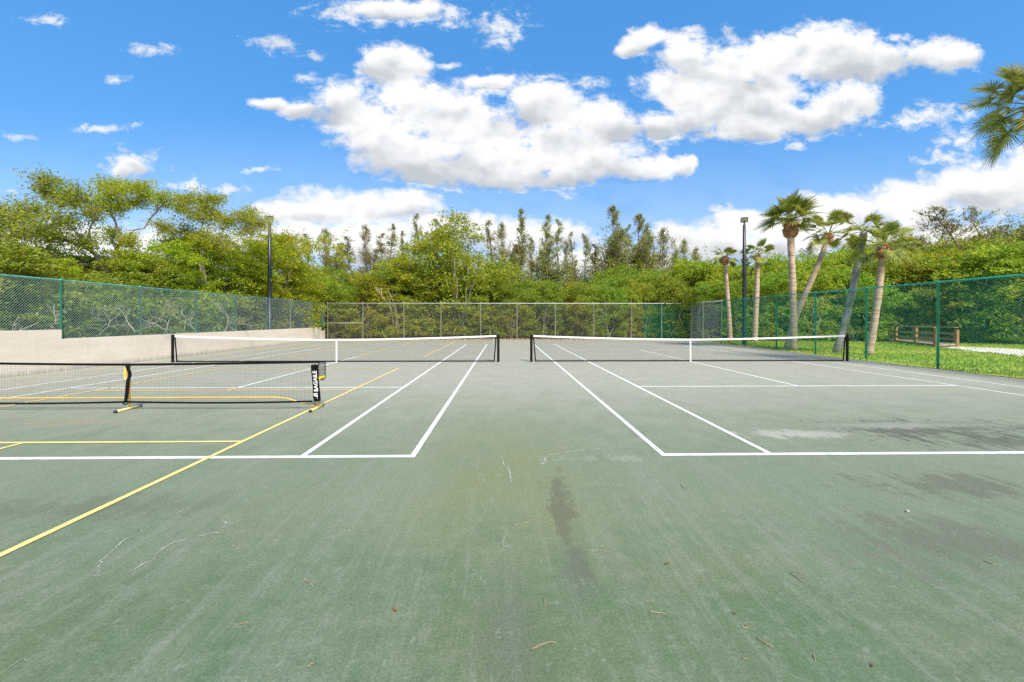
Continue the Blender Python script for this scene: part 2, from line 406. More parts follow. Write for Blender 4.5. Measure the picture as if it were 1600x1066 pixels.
# left
fl = thing('chain_link_fence', 'teal chain link fence standing on the low cream wall beside the left court', 'fence', group='chain link fences round the courts')
XLF = XF - .10
posts_l = [11.65 - 3.05*2, 11.65 - 3.05, 11.65, 14.7, 17.85, 21.0, 24.1, 27.15, 30.2, 33.2]
for i, Y in enumerate(posts_l):
    post(fl, XLF, Y, 1.35 if Y < 14.6 else 1.02, TOP, .035, M['teal'] if i < 4 else M['teal_old'] if i < 8 else M['galv'])
mb = MB(); wires(mb, (XLF+.04, 3), (XLF+.04, 14.66), 1.37, TOP-.02, .0030); wires(mb, (XLF+.04, 14.74), (XLF+.04, 24.1), 1.06, TOP-.02, .0030)
mb.build('wire_mesh', M['wire_teal'], fl)
mb = MB(); wires(mb, (XLF+.04, 24.1), (XLF+.04, 33.2), 1.06, TOP-.02, .0028); mb.build('wire_mesh', M['wire_slate'], fl)
mb = MB(); wires(mb, (XLF+.04, 33.2), (XLF+.04, YB), 1.06, TOP-.02, .0028); mb.build('wire_mesh', M['wire_teal'], fl)
mb = MB(); mb.tube([(XLF,3,TOP),(XLF,YB,TOP)], .024, 8); mb.build('top_rail', M['teal_old'], fl, True)
# far
ff = thing('chain_link_fence', 'grey chain link fence on cream posts across the far end of both courts', 'fence', group='chain link fences round the courts')
fpx = [512,567,631,689,751,808,868,928,987,1034,1081]
for i, px in enumerate(fpx):
    post(ff, U(px, YB), YB, -.05, TOP, .042 if i else .05, M['cream_post'] if 0 < i < 10 else M['galv'])
xa, xg, xb = U(512,YB), U(1003,YB), U(1081,YB)
mb = MB(); wires(mb, (xa,YB-.05), (xg,YB-.05), .02, TOP-.02, .0020); mb.build('wire_mesh', M['wire_grey'], ff)
mb = MB(); wires(mb, (xg,YB-.05), (xb,YB-.05), .02, TOP-.02, .0028); mb.build('wire_mesh', M['wire_green'], ff)
mb = MB(); mb.tube([(xa,YB,TOP),(xb,YB,TOP)], .024, 8); mb.build('top_rail', M['galv'], ff, True)
mb = MB(); mb.tube([(xa,YB,1.38),(U(567,YB),YB,1.38)], .02, 8); mb.build('brace_rail', M['galv'], ff, True)
# right
fr = thing('chain_link_fence', 'bright green chain link fence between the right court and the lawn with palms', 'fence', group='chain link fences round the courts')
posts_r = [5.75, 8.8, 11.85, 14.92, 18.0, 21.05, 24.2, 27.45, 30.6, 33.6]
for Y in posts_r:
    post(fr, xr(Y), Y, -.05, TOP, .040, M['teal'] if Y < 30 else M['galv'])
mb = MB(); wires(mb, (xr(4)-.05,4), (xr(30.6)-.05,30.6), .02, TOP-.02, .0030); mb.build('wire_mesh', M['wire_green'], fr)
mb = MB(); wires(mb, (xr(30.6)-.05,30.6), (xr(YB)-.05,YB), .02, TOP-.02, .0028); mb.build('wire_mesh', M['wire_slate'], fr)
mb = MB(); mb.tube([(xr(4),4,TOP),(xr(30.6),30.6,TOP)], .026, 8); mb.build('top_rail', M['teal'], fr, True)
mb = MB(); mb.tube([(xr(30.6),30.6,TOP),(xr(YB),YB,TOP)], .024, 8); mb.build('top_rail', M['galv'], fr, True)

# ------------------------------------------------------------------ tennis nets
def band(mb, x0, x1, y, zf, zg, th, n=40):           # ribbon between zf(x) and zg(x), thickness th
    xs = np.linspace(x0, x1, n+1); V = []
    for x in xs: V += [(x,y-th,zf(x)),(x,y+th,zf(x)),(x,y+th,zg(x)),(x,y-th,zg(x))]
    f = []
    for i in range(n):
        for k in range(4): f.append((4*i+k, 4*i+(k+1)%4, 4*i+4+(k+1)%4, 4*i+4+k))
    f += [(3,2,1,0), (4*n,4*n+1,4*n+2,4*n+3)]
    mb.add(V, f)
def netgrid(mb, x0, x1, y, zlo, zhi, pitch, r):
    xs = np.arange(x0, x1+1e-6, pitch)
    for i, x in enumerate(xs):
        mb.tube([(x,y+r*.9,zlo(x)),(x,y+r*.9,zhi(x))], r, 4, False)
    zm = max(zhi(x0), zhi(x1)); k = int(zm/pitch)
    for j in range(1, k+1):
        f = j/(k+1); X = np.linspace(x0, x1, 24)
        mb.tube([(x, y-r*.9, zlo(x)*(1-f)+zhi(x)*f) for x in X], r, 4, False)
def tennis_net(x0, label):
    xl, xrr = x0 - .914, x0 + 10.97 + .914; xc = (xl+xrr)/2; hw = (xrr-xl)/2
    root = thing('tennis_net', label, 'tennis net', (xc, NETY, 0), 'tennis nets across the two courts')
    zt = lambda x: .914 + .150*(abs(x)/hw)**1.6
    for s in (-1, 1):
        p = MB(); p.lathe([(.052,-.02),(.052,1.06),(.060,1.06),(.060,1.09),(.045,1.10)], 14, (s*hw,0,0)); p.build('post', M['blackpaint'], root, True)
        b = MB()
        z1 = zt(hw-.1)-.02
        b.add([(s*(hw-.19),-.006,.02),(s*(hw-.14),-.006,.02),(s*(hw-.06),-.006,z1),(s*(hw-.11),-.006,z1),
               (s*(hw-.19),.006,.02),(s*(hw-.14),.006,.02),(s*(hw-.06),.006,z1),(s*(hw-.11),.006,z1)],
              [(0,1,2,3),(7,6,5,4),(0,4,5,1),(1,5,6,2),(2,6,7,3),(3,7,4,0)])
        b.build('side_band', M['black'], root)
        c = MB(); c.tube([(s*(hw+.02),0,1.03),(s*(hw-.12),0,zt(hw-.1)-.02)], .012, 6); c.build('net_cable', M['black'], root)
    m = MB(); netgrid(m, -hw+.16, hw-.16, 0, lambda x: .05, lambda x: zt(x)-.05, .048, .0011); m.build('net_mesh', M['net'], root)
    m = MB(); band(m, -hw+.08, hw-.08, 0, lambda x: zt(x)-.065, zt, .010); m.build('headband', M['white'], root)
    m = MB(); band(m, -hw+.15, hw-.15, 0, lambda x: .012, lambda x: .055, .006); m.build('bottom_band', M['black'], root)
    m = MB(); m.box((-.026,-.014,.0),(.026,.014,zt(0)+.004)); m.build('center_strap', M['white'], root)
    return root
tennis_net(XL-10.97, 'tennis net with white headband across the left court, behind the portable net')
tennis_net(XR, 'tennis net with white headband across the right court, nearer the palms')

# ------------------------------------------------------------------ portable pickleball net
pr = thing('pickleball_net', 'portable black pickleball net on yellow metal feet with lettered end sleeve', 'pickleball net', (-7.06, PNY, 0))
HWN = 3.515                                                   # half length
zt = lambda x: .865 + .045*(abs(x)/HWN)**1.5 - .0
zb = lambda x: .155 + .025*abs(math.sin(math.pi*x/HWN))*(-1)
for s in (-1, 0, 1):
    f = MB(); f.tube([(s*HWN,-.25,.026),(s*HWN,.25,.026)], .022, 10); fo = f.build('foot', M['pale_yellow_metal'], pr, True)
    for e in (-1, 1):
        c = MB(); c.tube([(s*HWN,e*.25,.026),(s*HWN,e*.29,.026)], .0255, 10); c.build('end_cap', M['blackpaint'], fo, True)
    p = MB(); p.tube([(s*HWN,.03,.05),(s*HWN - (.047 if s else 0),.03,.86)], .017, 10); p.build('post', M['yellow_metal'], pr, True)
bt = MB(); bt.tube([(-HWN,.05,.035),(-HWN+.62,.05,.205),(-HWN+.8,.05,.222),(HWN-.8,.05,.222),(HWN-.62,.05,.205),(HWN,.05,.035)], .013, 8); bt.build('base_tube', M['yellow_metal'], pr, True)
m = MB(); netgrid(m, -HWN+.05, HWN-.05, -.01, zb, lambda x: zt(x)-.02, .05, .0009); m.build('net_mesh', M['net'], pr)
m = MB(); band(m, -HWN-.05, HWN+.05, -.01, lambda x: zt(x)-.032, lambda x: zt(x)+.010, .008); m.build('top_band', M['black'], pr)
m = MB(); band(m, -HWN+.08, HWN-.08, -.01, lambda x: zb(x)-.016, lambda x: zb(x)+.016, .006); m.build('bottom_band', M['black'], pr)
# middle post wrapped in a slack black strap
m = MB(); pts = [(0,-.03,.87),(.01,-.035,.80),(.055,-.045,.72),(.06,-.045,.64),(.02,-.04,.56),(.005,-.035,.45),(-.005,-.035,.32),(-.02,-.035,.20),(-.03,-.03,.15)]
V = []
for x, y, z in pts: V += [(x-.028,y,z),(x+.028,y,z),(x+.028,y+.016,z),(x-.028,y+.016,z)]
fs = [(4*i+k, 4*i+(k+1)%4, 4*i+4+(k+1)%4, 4*i+4+k) for i in range(len(pts)-1) for k in range(4)] + [(3,2,1,0), tuple(4*(len(pts)-1)+k for k in range(4))]
m.add(V, fs); m.build('center_strap', M['black'], pr, True)
m = MB(); m.box((-.055,-.03,.60),(-.012,.0,.80)); m.build('post_sleeve', M['yellow_metal'], pr)
m = MB(); m.tube([(-.06,-.045,.14),(-.02,-.05,.11),(.035,-.05,.13)], .012, 6); m.build('strap_loop', M['black'], pr, True)
for s in (-1, 1):
    sl = MB(); x = s*HWN
    tp, bo = .84, .155
    V = []
    for i in range(9):
        q = i/8; z = tp + (bo-tp)*q; xx = x - .045 + .055*q; hw = .047 + .010*math.sin(q*9) * .3
        V += [(xx-hw,-.048,z),(xx+hw,-.048,z),(xx+hw*.9,.055,z),(xx-hw*.9,.055,z)]
    sl.add(V, [(4*i+k, 4*i+4+k, 4*i+4+(k+1)%4, 4*i+(k+1)%4) for i in range(8) for k in range(4)] + [(0,1,2,3), (35,34,33,32)])
    so = sl.build('end_sleeve', M['black'], pr)
    if s == 1:
        cu = bpy.data.curves.new('lettering', 'FONT'); cu.body = 'BAGAILE'; cu.size = .100; cu.offset = .0020; cu.extrude = .0008; cu.space_character = 1.02
        to = bpy.data.objects.new('lettering', cu)
        col.objects.link(to); bpy.context.view_layer.update()
        me = bpy.data.meshes.new_from_object(to.evaluated_get(bpy.context.evaluated_depsgraph_get()))
        bpy.data.objects.remove(to)
        me.materials.append(M['white'])
        lo = link('lettering', me, so)
        tilt = math.atan2(.055, .685)
        lo.rotation_euler = (R(90), R(-90) + 0, 0)
        lo.matrix_local = Matrix.Translation((x - .045 + .055*.72 + .050, -.0505, .345)) @ Matrix.Rotation(-tilt*-1, 4, 'Y').inverted() @ Matrix.Rotation(R(90), 4, 'X') @ Matrix.Rotation(R(90), 4, 'Z')
        tr = MB(); zz = .228
        def tri(ps): tr.add([(px, -.0500, pz) for px, pz in ps] + [(px, -.0512, pz) for px, pz in ps], [tuple(range(len(ps))), tuple(range(len(ps), 2*len(ps)))[::-1]] + [(i, (i+1) % len(ps), (i+1) % len(ps)+len(ps), i+len(ps)) for i in range(len(ps))])
        bx = x - .045 + .055*.84
        tri([(bx-.038, zz+.085), (bx-.030, zz+.085), (bx+.036, zz-.025), (bx+.036, zz-.010), (bx-.038, zz+.050)][::-1])
        tri([(bx-.022, zz+.085), (bx+.036, zz+.085), (bx+.036, zz+.066), (bx-.012, zz+.070)][::-1])
        tri([(bx-.004, zz+.058), (bx+.036, zz+.054), (bx+.036, zz+.005), (bx+.018, zz+.022)][::-1])
        tr.build('emblem', M['white'], so)
# ball bag hanging beside the lettered sleeve
bx = -7.06 + HWN + .10
bag = thing('ball_bag', 'black mesh ball bag hanging from the lettered end of the portable net', 'ball bag', (bx, PNY-.01, 0))
m = MB(); n = 22
def bagr(z): return .068 if z > .62 else .068*math.sqrt(max(0, 1-((.62-z)/.07)**2))+.004
for i in range(n):
    a = 2*math.pi*i/n
    for s2 in (1, -1):
        m.tube([(bagr(z)*math.cos(a+s2*(.9-z)*1.2), bagr(z)*.9*math.sin(a+s2*(.9-z)*1.2), z) for z in np.linspace(.90,.552,12)], .0014, 4, False)
m.build('mesh_bag', M['net'], bag)
m = MB(); m.tube([(.068*math.cos(a), .06*math.sin(a), .90) for a in np.linspace(0, 2*math.pi, 17)], .009, 6); m.build('rim', M['black'], bag, True)
m = MB(); m.tube([(-.068,0,.90),(-.10,0,.905)], .008, 6); m.build('hanging_loop', M['black'], bag, True)
def ball(x, y, z, label):
    m = MB(); m.lathe([(.037*math.sin(a), -.037*math.cos(a)) for a in np.linspace(.05, math.pi-.05, 10)], 14)
    o = m.build('pickleball', M['ball'], None, True, (bx+x, PNY-.01+y, z)); tag(o, label, 'ball', 'yellow balls in the mesh bag')
ball(-.020,-.022,.598,'yellow plastic ball at the bottom of the mesh bag, beside the lettered sleeve')
ball(.028,.020,.606,'yellow plastic ball at the outer side of the mesh bag, away from the sleeve')

# ------------------------------------------------------------------ floodlight poles
def lamp_pole(x, y, h, label, turn, bracket):
    root = thing('light_pole', label, 'light pole', (x, y, 0), 'floodlight poles behind the side fences')
    m = MB(); m.lathe([(.20,-.1),(.20,.03),(.135,.05),(.125,h*.5),(.085,h-.22),(.05,h-.2),(.045,h)], 14); m.build('pole', M['blackpaint'], root, True)
    e = thing('floodlight', None, None); e.parent = root; e.location = (0,0,h+.10); e.rotation_euler = (R(38), 0, turn); e.scale = (.8,.8,.8)
    m = MB(); m.box((-.27,-.05,-.21),(.27,.05,.21)); m.box((-.20,.05,-.15),(.20,.11,.15))
    for i in range(7): m.box((-.19+.06*i,.11,-.14),(-.175+.06*i,.15,.14))
    m.build('housing', M['blackpaint'], e)
    m = MB(); m.box((-.235,-.062,-.175),(.235,-.0505,.175)); m.build('lens', M['lens'], e)
    m = MB(); m.box((-.035,.0,-.26),(.035,.06,-.08)); m.build('yoke', M['blackpaint'], e)
    if bracket:
        z = 4.55
        m = MB(); m.lathe([(.15,0),(.15,.07)], 12, (0,0,z)); m.tube([(.1,0,z+.04),(.46,0,z+.02)], .025, 6); m.tube([(.44,0,z),(.46,0,z+.2),(.58,0,z+.52)], .05, 6)
        m.build('bracket_arm', M['blackpaint'], root)
    return root
lamp_pole(U(421.5, 28.4), 28.4, 8.1, 'tall black floodlight pole behind the fence above the cream wall', R(28), False)
lamp_pole(U(1163, 28.2), 28.2, 8.1, 'tall black floodlight pole with side bracket, between two slim palms', R(-20), True)

# ------------------------------------------------------------------ foliage generators (plain numpy)
def leaves(pos, dirs, size, width=.45, up=.6, rng=rs):
    """pos N,3 ; dirs N,3 leaf axis ; rhombic leaves, normals tipped upward"""
    N = len(pos); d = unit(dirs); s = np.asarray(size).reshape(-1,1) * np.ones((N,1))
    nr = unit(rng.normal(0, 1, (N,3)) * (1-up) + np.array([0,0,1.0]) * up)
    wv = unit(np.cross(d, nr)); fold = np.cross(wv, d) * .12
    a = pos; b = pos + s*(d*.45 + wv*width*.5 + fold); c = pos + s*d; e = pos + s*(d*.45 - wv*width*.5 + fold)
    return np.stack([a,b,c,e], 1)
def clump(c, r, n, size, rng, flat=.75):
    v = unit(rng.normal(0,1,(n,3))); v[:,2] = np.where(v[:,2] < -.35, -v[:,2]*.6, v[:,2])
    rad = r * rng.uniform(.45, 1.05, (n,1))**.6
    p = np.array(c) + v*rad*np.array([1,1,flat])
    d = v*.7 + rng.normal(0,.6,(n,3)) + np.array([0,0,-.15])
    return leaves(p, d, size*rng.uniform(.6,1.35,n), .5, .45, rng)
def stems(mb, base, top, n, r0, rng, spread=.6, k=7):
    for i in range(n):
        a = rng.uniform(0, 6.28); b0 = np.array(base) + np.array([math.cos(a), math.sin(a), 0])*rng.uniform(.05,.35)*spread
        t0 = np.array(top) + np.r_[rng.normal(0, spread, 2), rng.normal(0,.3)]
        pts = [b0 + (t0-b0)*q + np.r_[rng.normal(0,.10,2), 0]*(q > 0) + np.array([0,0,0]) for q in np.linspace(0,1,k)]
        mb.tube(pts, np.linspace(r0, r0*.35, k), 6)
        for j in range(3):
            q = rng.randint(2, k-1); e = pts[q] + np.r_[rng.normal(0,.7,2), rng.uniform(.4,1.3)]
            m_ = (pts[q]+e)/2 + rng.normal(0,.08,3); mb.tube([pts[q], m_, e], [r0*.4, r0*.3, r0*.15], 5)
def bush_geo(seed, h, rx, leaf, ncl, nleaf, lowfill=.9, tall=1.0, trunk_r=.07):
    """rounded many-clumped crown on several stems; returns quads, stem builder"""
    rng = np.random.RandomState(seed); Q = []
    lobes = [(rng.normal(0,.36*rx), rng.normal(0,.3*rx), h*rng.uniform(.45,.92), rx*rng.uniform(.42,.68)) for _ in range(8)]
    lobes.append((0,0,h*.6,rx*.72))
    for i in range(ncl):
        x,y,z,r = lobes[rng.randint(len(lobes))]
        v = unit(rng.normal(0,1,3)); v[2] = abs(v[2])*.9 if rng.rand() < .72 else v[2]
        c = np.array([x,y,z]) + v*r*rng.uniform(.6,1.05)*np.array([1,1,1.0])
        if c[2] > h*1.02: c[2] = h*rng.uniform(.85,1.02)
        if c[2] < h*.18: c[2] = h*rng.uniform(.18,.4)
        Q.append(clump(c, rx*rng.uniform(.13,.25), nleaf, leaf, rng))
    for i in range(int(ncl*lowfill)):
        a = rng.uniform(0,6.28); q = rng.uniform(.2,.95)**.5*rx*.95
        c = (q*math.cos(a), q*math.sin(a), rng.uniform(.04,.55)*h)
        Q.append(clump(c, rx*rng.uniform(.12,.22), int(nleaf*.7), leaf, rng))
    # stray sprigs breaking the outline
    for i in range(26):
        x,y,z,r = lobes[rng.randint(len(lobes))]; v = unit(rng.normal(0,1,3)+np.array([0,0,.7]))
        p0 = np.array([x,y,z]) + v*r; t = np.linspace(.1,1,16)[:,None]
        p = p0 + v*t*rx*rng.uniform(.2,.42) + rng.normal(0,.05,(16,3))
        Q.append(leaves(p, v+rng.normal(0,.7,(16,3)), leaf*rng.uniform(.7,1.2,16), .5, .4, rng))
    mb = MB(); stems(mb, (0,0,-.1), (0,0,h*.62), 5, trunk_r, rng, rx*.33)
    return np.concatenate(Q), mb
def tree_copy(name, crown, trunk, loc, sc, rz, label, cat, group=None):
    t = thing(name, label, cat, loc, group, rz, sc)
    link('trunk', trunk, t); link('crown', crown, t); return t
CW = 1.42                                     # pines a little wider than first drawn
geo = {}
def proto(key, mat, bark, **kw):
    q, mb = bush_geo(**kw); geo[key] = q
    return quads(q, key+'_crown', M[mat]), mb.mesh(key+'_trunk', M[bark], True)
man = [proto('mangrove_a','mangrove','bark',seed=1,h=6,rx=2.7,leaf=.17,ncl=95,nleaf=95),
       proto('mangrove_b','olive','bark',seed=2,h=6,rx=2.5,leaf=.16,ncl=95,nleaf=95),
       proto('mangrove_c','mangrove','palebark',seed=3,h=6,rx=2.9,leaf=.18,ncl=105,nleaf=90),
       proto('mangrove_d','olive','palebark',seed=4,h=6,rx=2.3,leaf=.15,ncl=85,nleaf=95)]
lim = [proto('lime_a','lime','bark',seed=5,h=6,rx=2.6,leaf=.13,ncl=125,nleaf=130),
       proto('lime_b','lime','bark',seed=6,h=6,rx=2.9,leaf=.13,ncl=125,nleaf=130)]

# casuarina: tall, thin, wispy with sky between
def casuarina_geo(seed, h, spread, nb, dens=1.0, lean=.3, leaders=1):
    rng = np.random.RandomState(seed); mb = MB(); Q = []
    for ld in range(leaders):
        hh = h*(1 if ld == 0 else rng.uniform(.72,.95)); x0 = np.zeros(2) if ld == 0 else rng.normal(0,spread*.42,2)
        k = 12; zs = np.linspace(0,hh,k); off = np.cumsum(rng.normal(0,.08,(k,2)),0) + np.outer(np.linspace(0,1,k)**1.2, x0 + rng.normal(0,lean,2)*.5)
        tr = np.c_[off, zs]; mb.tube(tr, np.linspace(.12,.012,k), 6)
        gaps = rng.uniform(.25,.85,(4,)); n_ = nb//leaders
        for i in range(n_):
            q = rng.uniform(.16,.99)
            if np.min(np.abs(q-gaps)) < .016: continue
            env = (1.0-q)**.75 + .02
            p0 = np.array([np.interp(q*hh, zs, tr[:,j]) for j in range(3)])
            a = rng.uniform(0,6.28); L = spread*env*rng.choice([.35,.6,.9,1.25,1.5]) + .07 + .12*(1-q)
            d = unit(np.array([math.cos(a), math.sin(a), rng.uniform(.7,2.0)]))
            p1 = p0 + d*L*.55; p2 = p1 + unit(d+np.array([0,0,.5]))*L*.5
            mb.tube([p0,p1,p2], [.018,.011,.005], 4, False)
            for c, sg in ((p1, .11), (p2, .13), ((p1+p2)/2, .10)):
                tp = min(1.0, .34 + 1.5*(1-q)); n = int(rng.randint(7,24)*dens*(.3+.7*tp))
                p = c + rng.normal(0,(sg+.035*L)*tp,(n,3))*np.array([1,1,1.35])
                dd = d*.5 + rng.normal(0,.5,(n,3)) + np.array([0,0,.35])
                Q.append(leaves(p, dd, rng.uniform(.14,.34,n)*(.6+.4*tp), .20, .1, rng))
    return np.concatenate(Q), mb
cas = []
for i, (s, sp_, nb, dn, ld) in enumerate([(21,2.0,360,.95,3),(22,1.45,210,.95,1),(23,2.4,320,.95,2),(24,1.25,140,.8,1),(25,3.4,400,1.1,4)]):
    q, mb = casuarina_geo(s, 12, sp_, nb, dn, .3, ld); cas.append((quads(q, 'casuarina_crown', M['needle']), mb.mesh('casuarina_trunk', M['bark'], True)))

# ------------------------------------------------------------------ far belt of trees
def topscale(px, ytop, Y, h): return max(.2, (Zh(px, ytop, Y) + .05) / h)
NB = 'behind the far fence'
far_front = [  # px, ytop, Y, kind, width factor, name, label
 (522,440,38.6,1,1.0,'dull yellow rounded bush behind the far fence at its corner by the cream wall'),
 (575,428,38.9,1,1.1,'yellow olive bush behind the braced first bay of the far fence'),
 (622,408,39.4,3,1.1,'ochre tinged bush just left of the tall bright green tree'),
 (800,452,38.8,0,.8,'low dark bush right of the tall bright green tree, behind the far fence'),
 (850,440,38.6,2,.9,'dark green bush below the two thinnest tall pines'),
 (905,446,38.6,0,.9,'spreading dark bush in the gap of sky between the two pine stands'),
 (950,443,38.4,2,.75,'light green low bush below the tallest pine'),
 (985,448,38.2,1,.6,'small pale yellow bush behind the far fence, right of the tallest pine'),
 (1008,446,38.2,3,.6,'small rounded yellow green bush left of the broad bush by the fence corner'),
 (1050,430,38.8,2,1.15,'broad yellow green bush behind the far right corner of the fence'),
]
for i, (px, yt, Y, kd, wf, lab) in enumerate(far_front):
    s = topscale(px, yt, Y, 6.0); c, t = man[kd]
    tree_copy('mangrove_bush', c, t, (U(px,Y), Y, -.05), (s*wf*1.05, s*wf, s), rs.uniform(0,6.28), lab, 'bush', 'mangrove bushes behind the far fence')
# the tall bright tree
q, mb = bush_geo(31, 10.7, 4.9, .22, 190, 95, .55, trunk_r=.12)
rng = np.random.RandomState(32); stems(mb, (0,0,-.1), (-.3,0,6.5), 3, .09, rng, 1.9, 9)
t = thing('tall_tree', 'tall bright green broadleaf tree standing behind the middle left of the far fence', 'tree', (U(718,40.8), 40.8, -.05))
link('trunk', mb.mesh('tall_trunk', M['palebark'], True), t); link('crown', quads(q, 'tall_crown', M['bright']), t)
casl = [
 (816,330,50,1,1.0,'slim tall pine, leftmost of the pair beside the open sky'),
 (845,336,51,1,.9,'slim tall pine just right of the leftmost slim pine'),
 (872,346,50,3,1.2,'thin see through pine with loose tufts right of the two slim pines'),
 (897,362,52,3,.9,'sparse thin pine with bare lower trunk near the sky gap'),
 (913,372,53,3,.8,'shortest spindly pine at the edge of the sky gap'),
 (952,326,49,0,1.35,'tallest pine with bushy middle, right of the sky gap'),
 (992,338,49,0,1.3,'tall pine with twin leading shoots right of the tallest pine'),
 (1033,358,50,2,.9,'broad dark pine with pointed top beside the white cloud bank'),
 (1072,376,51,2,.75,'short rounded pine left of the leftmost slim palm'),
 (787,350,50,2,.8,'dusky pine showing behind the right shoulder of the tall bright tree'),
 (700,350,52,3,1.2,'thin pine top poking above the tall bright tree'),
 (657,334,50,3,1.1,'thin dead topped pine, tallest left of the bright tree'),
 (604,352,50,3,1.3,'thin pine with dark tufts above the ochre bushes'),
 (572,354,49,2,.7,'bushy olive pine above the braced fence bay'),
 (510,360,48,2,.75,'open grey pine with bare limbs right of the left floodlight pole'),
 (488,368,47,3,1.2,'thin bare pine rising closest to the left floodlight pole'),
 (975,352,54,3,1.2,'thin pine filling between the two tallest pines'),
 (636,362,53,3,1.0,'faint thin pine left of the dead topped pine'),
 (962,350,52,4,.62,'feathery pine filling between the tallest pine and its right neighbour'),
 (1008,352,51,2,.8,'feathery pine right of the twin topped tall pine'),
 (1052,372,52,4,.5,'low feathery pine between the pointed broad pine and the short rounded pine'),
 (934,384,53,3,1.5,'short open pine just left of the tallest pine, at the sky gap'),
 (1090,388,53,2,.8,'small olive pine tip left of the leftmost slim palm'),
 (830,372,53,2,.6,'short pine between the two slim pines left of the sky gap'),
 (860,368,53,3,1.4,'short tufted pine between the second slim pine and the see through pine'),
 (886,378,54,2,.6,'low olive pine right of the see through pine'),
 (535,380,50,2,.8,'low olive pine above the bush at the left fence corner'),
 (552,372,51,3,1.4,'slight tufted pine left of the bushy olive pine'),
 (590,364,51,3,1.4,'ragged pine right of the bushy olive pine'),
 (676,346,53,3,1.4,'ragged pine top left of centre above the bright tree'),
 (772,344,52,3,1.4,'pointed ragged pine over the right shoulder of the bright tree'),
]
for px, yt, Y, kd, wf, lab in casl:
    s = topscale(px, yt, Y, 12.0); c, t = cas[kd]
    tree_copy('pine_tree', c, t, (U(px,Y), Y, -.05), (wf*CW, wf*CW, s), rs.uniform(0,6.28), lab, 'pine', 'tall thin pines beyond the far bushes')
# backing mass, reads as one
def mass(name, spots, mat, trunkmat, label):
    rng = np.random.RandomState(77); Q = []; mb = MB()
    keys = ['mangrove_a','mangrove_b','mangrove_c','mangrove_d']
    for (x, y, h, wf) in spots:
        q = geo[keys[rng.randint(4)]]; a = rng.uniform(0,6.28); s = h/6.0
        ca, sa = math.cos(a), math.sin(a); sub = q
        r = np.empty_like(sub); r[...,0] = (sub[...,0]*ca - sub[...,1]*sa)*wf + x; r[...,1] = (sub[...,0]*sa + sub[...,1]*ca)*wf + y; r[...,2] = sub[...,2]*s
        Q.append(r); stems(mb, (x,y,-.1), (x,y,h*.6), 2, .06, rng, .7)
    o = tag(link(name, quads(np.concatenate(Q), name, M[mat])), label, 'thicket', kind='stuff')
    link('stems', mb.mesh(name+'_stems', M[trunkmat], True), o)
spots = []
for px in range(470, 1130, 26):
    for Y, yt in ((41.5, 436), (45, 420)):
        p_ = px + rs.uniform(-10,10); y_t = yt + rs.uniform(-8,16) + (18 if 780 < p_ < 935 else 0)
        spots.append((U(p_,Y), Y+rs.uniform(-.8,.8), Zh(p_,y_t,Y), rs.uniform(.85,1.15)))
mass('mangrove_thicket', spots, 'mangrove', 'palebark', 'dense green mangrove thicket filling the ground behind the far fence')

# ------------------------------------------------------------------ right belt
right_front = [
 (1112,452,36.5,0,.8,'dark bush outside the far right fence corner, behind the leftmost slim palm'),
 (1160,440,35.8,2,.9,'dense bush directly behind the right floodlight pole'),
 (1210,432,35.0,0,.95,'dense bush between the slim palms and the tallest palm'),
 (1268,426,34.0,3,1.0,'yellow green bush behind the tallest palm and its leaning neighbour'),
 (1330,420,34.2,2,1.0,'dense bush behind the grey trunked leaning palm'),
 (1395,414,34.6,0,1.0,'leafy bush behind the far end of the boardwalk railing'),
 (1455,402,34.0,3,1.05,'tall leafy bush above the near end of the boardwalk'),
 (1520,396,31.4,2,.95,'dense bush right of the boardwalk end posts, above the sand path'),
 (1590,388,29.4,3,1.05,'yellow tinged bush at the end of the sand path, by the picture edge'),
 (1670,380,28.6,0,1.05,'dense bush past the near palm, beyond the sand path'),
]
for i, (px, yt, Y, kd, wf, lab) in enumerate(right_front):
    s = topscale(px, yt, Y, 6.0); c, t = man[kd]
    tree_copy('mangrove_bush', c, t, (U(px,Y), Y, -.05), (s*wf*1.2, s*wf*1.05, s), rs.uniform(0,6.28), lab, 'bush', 'mangrove bushes beyond the lawn')
spots = []
for px in list(range(1090, 1760, 30)):
    for dY, dy in ((3.2, -6), (6.8, -16)):
        p_ = px + rs.uniform(-12,12); Y = 37.2 - (p_-1090)*.0138 + dY
        yt = 432 - (p_-1090)*.085 + dy + rs.uniform(-10,12)
        spots.append((U(p_,Y), Y+rs.uniform(-.6,.6), Zh(p_,yt,Y), rs.uniform(.85,1.2)))
mass('mangrove_thicket', spots, 'olive', 'palebark', 'dense yellow green mangrove thicket rising beyond the lawn and palms')
rt = [(1545,324,38,4,1.9,'tall sparse yellow brown tree above the thicket beyond the sand path'),
      (1490,348,39,4,1.7,'open topped brownish tree left of the tallest sparse tree beyond the lawn'),
      (1600,330,37,4,1.8,'sparse brown tree rising behind the near palm fronds'),
      (1440,366,41,4,1.5,'low brownish tree top right of the stocky palm'),
      (1262,378,44,0,1.3,'hazy olive pine between the tallest palm and its leaning neighbour'),
      (1316,384,44,2,.9,'hazy olive pine between the two leaning palms'),
      (1215,402,45,2,.8,'hazy olive pine right of the second slim palm'),
      (1400,388,44,2,.9,'hazy olive pine behind the crown of the stocky palm')]
for px, yt, Y, kd, wf, lab in rt:
    s = topscale(px, yt, Y, 12.0); c, t = cas[kd]
    tree_copy('sparse_tree', c, t, (U(px,Y), Y, -.05), (wf, wf, s), rs.uniform(0,6.28), lab, 'tree', 'sparse trees above the right thicket')

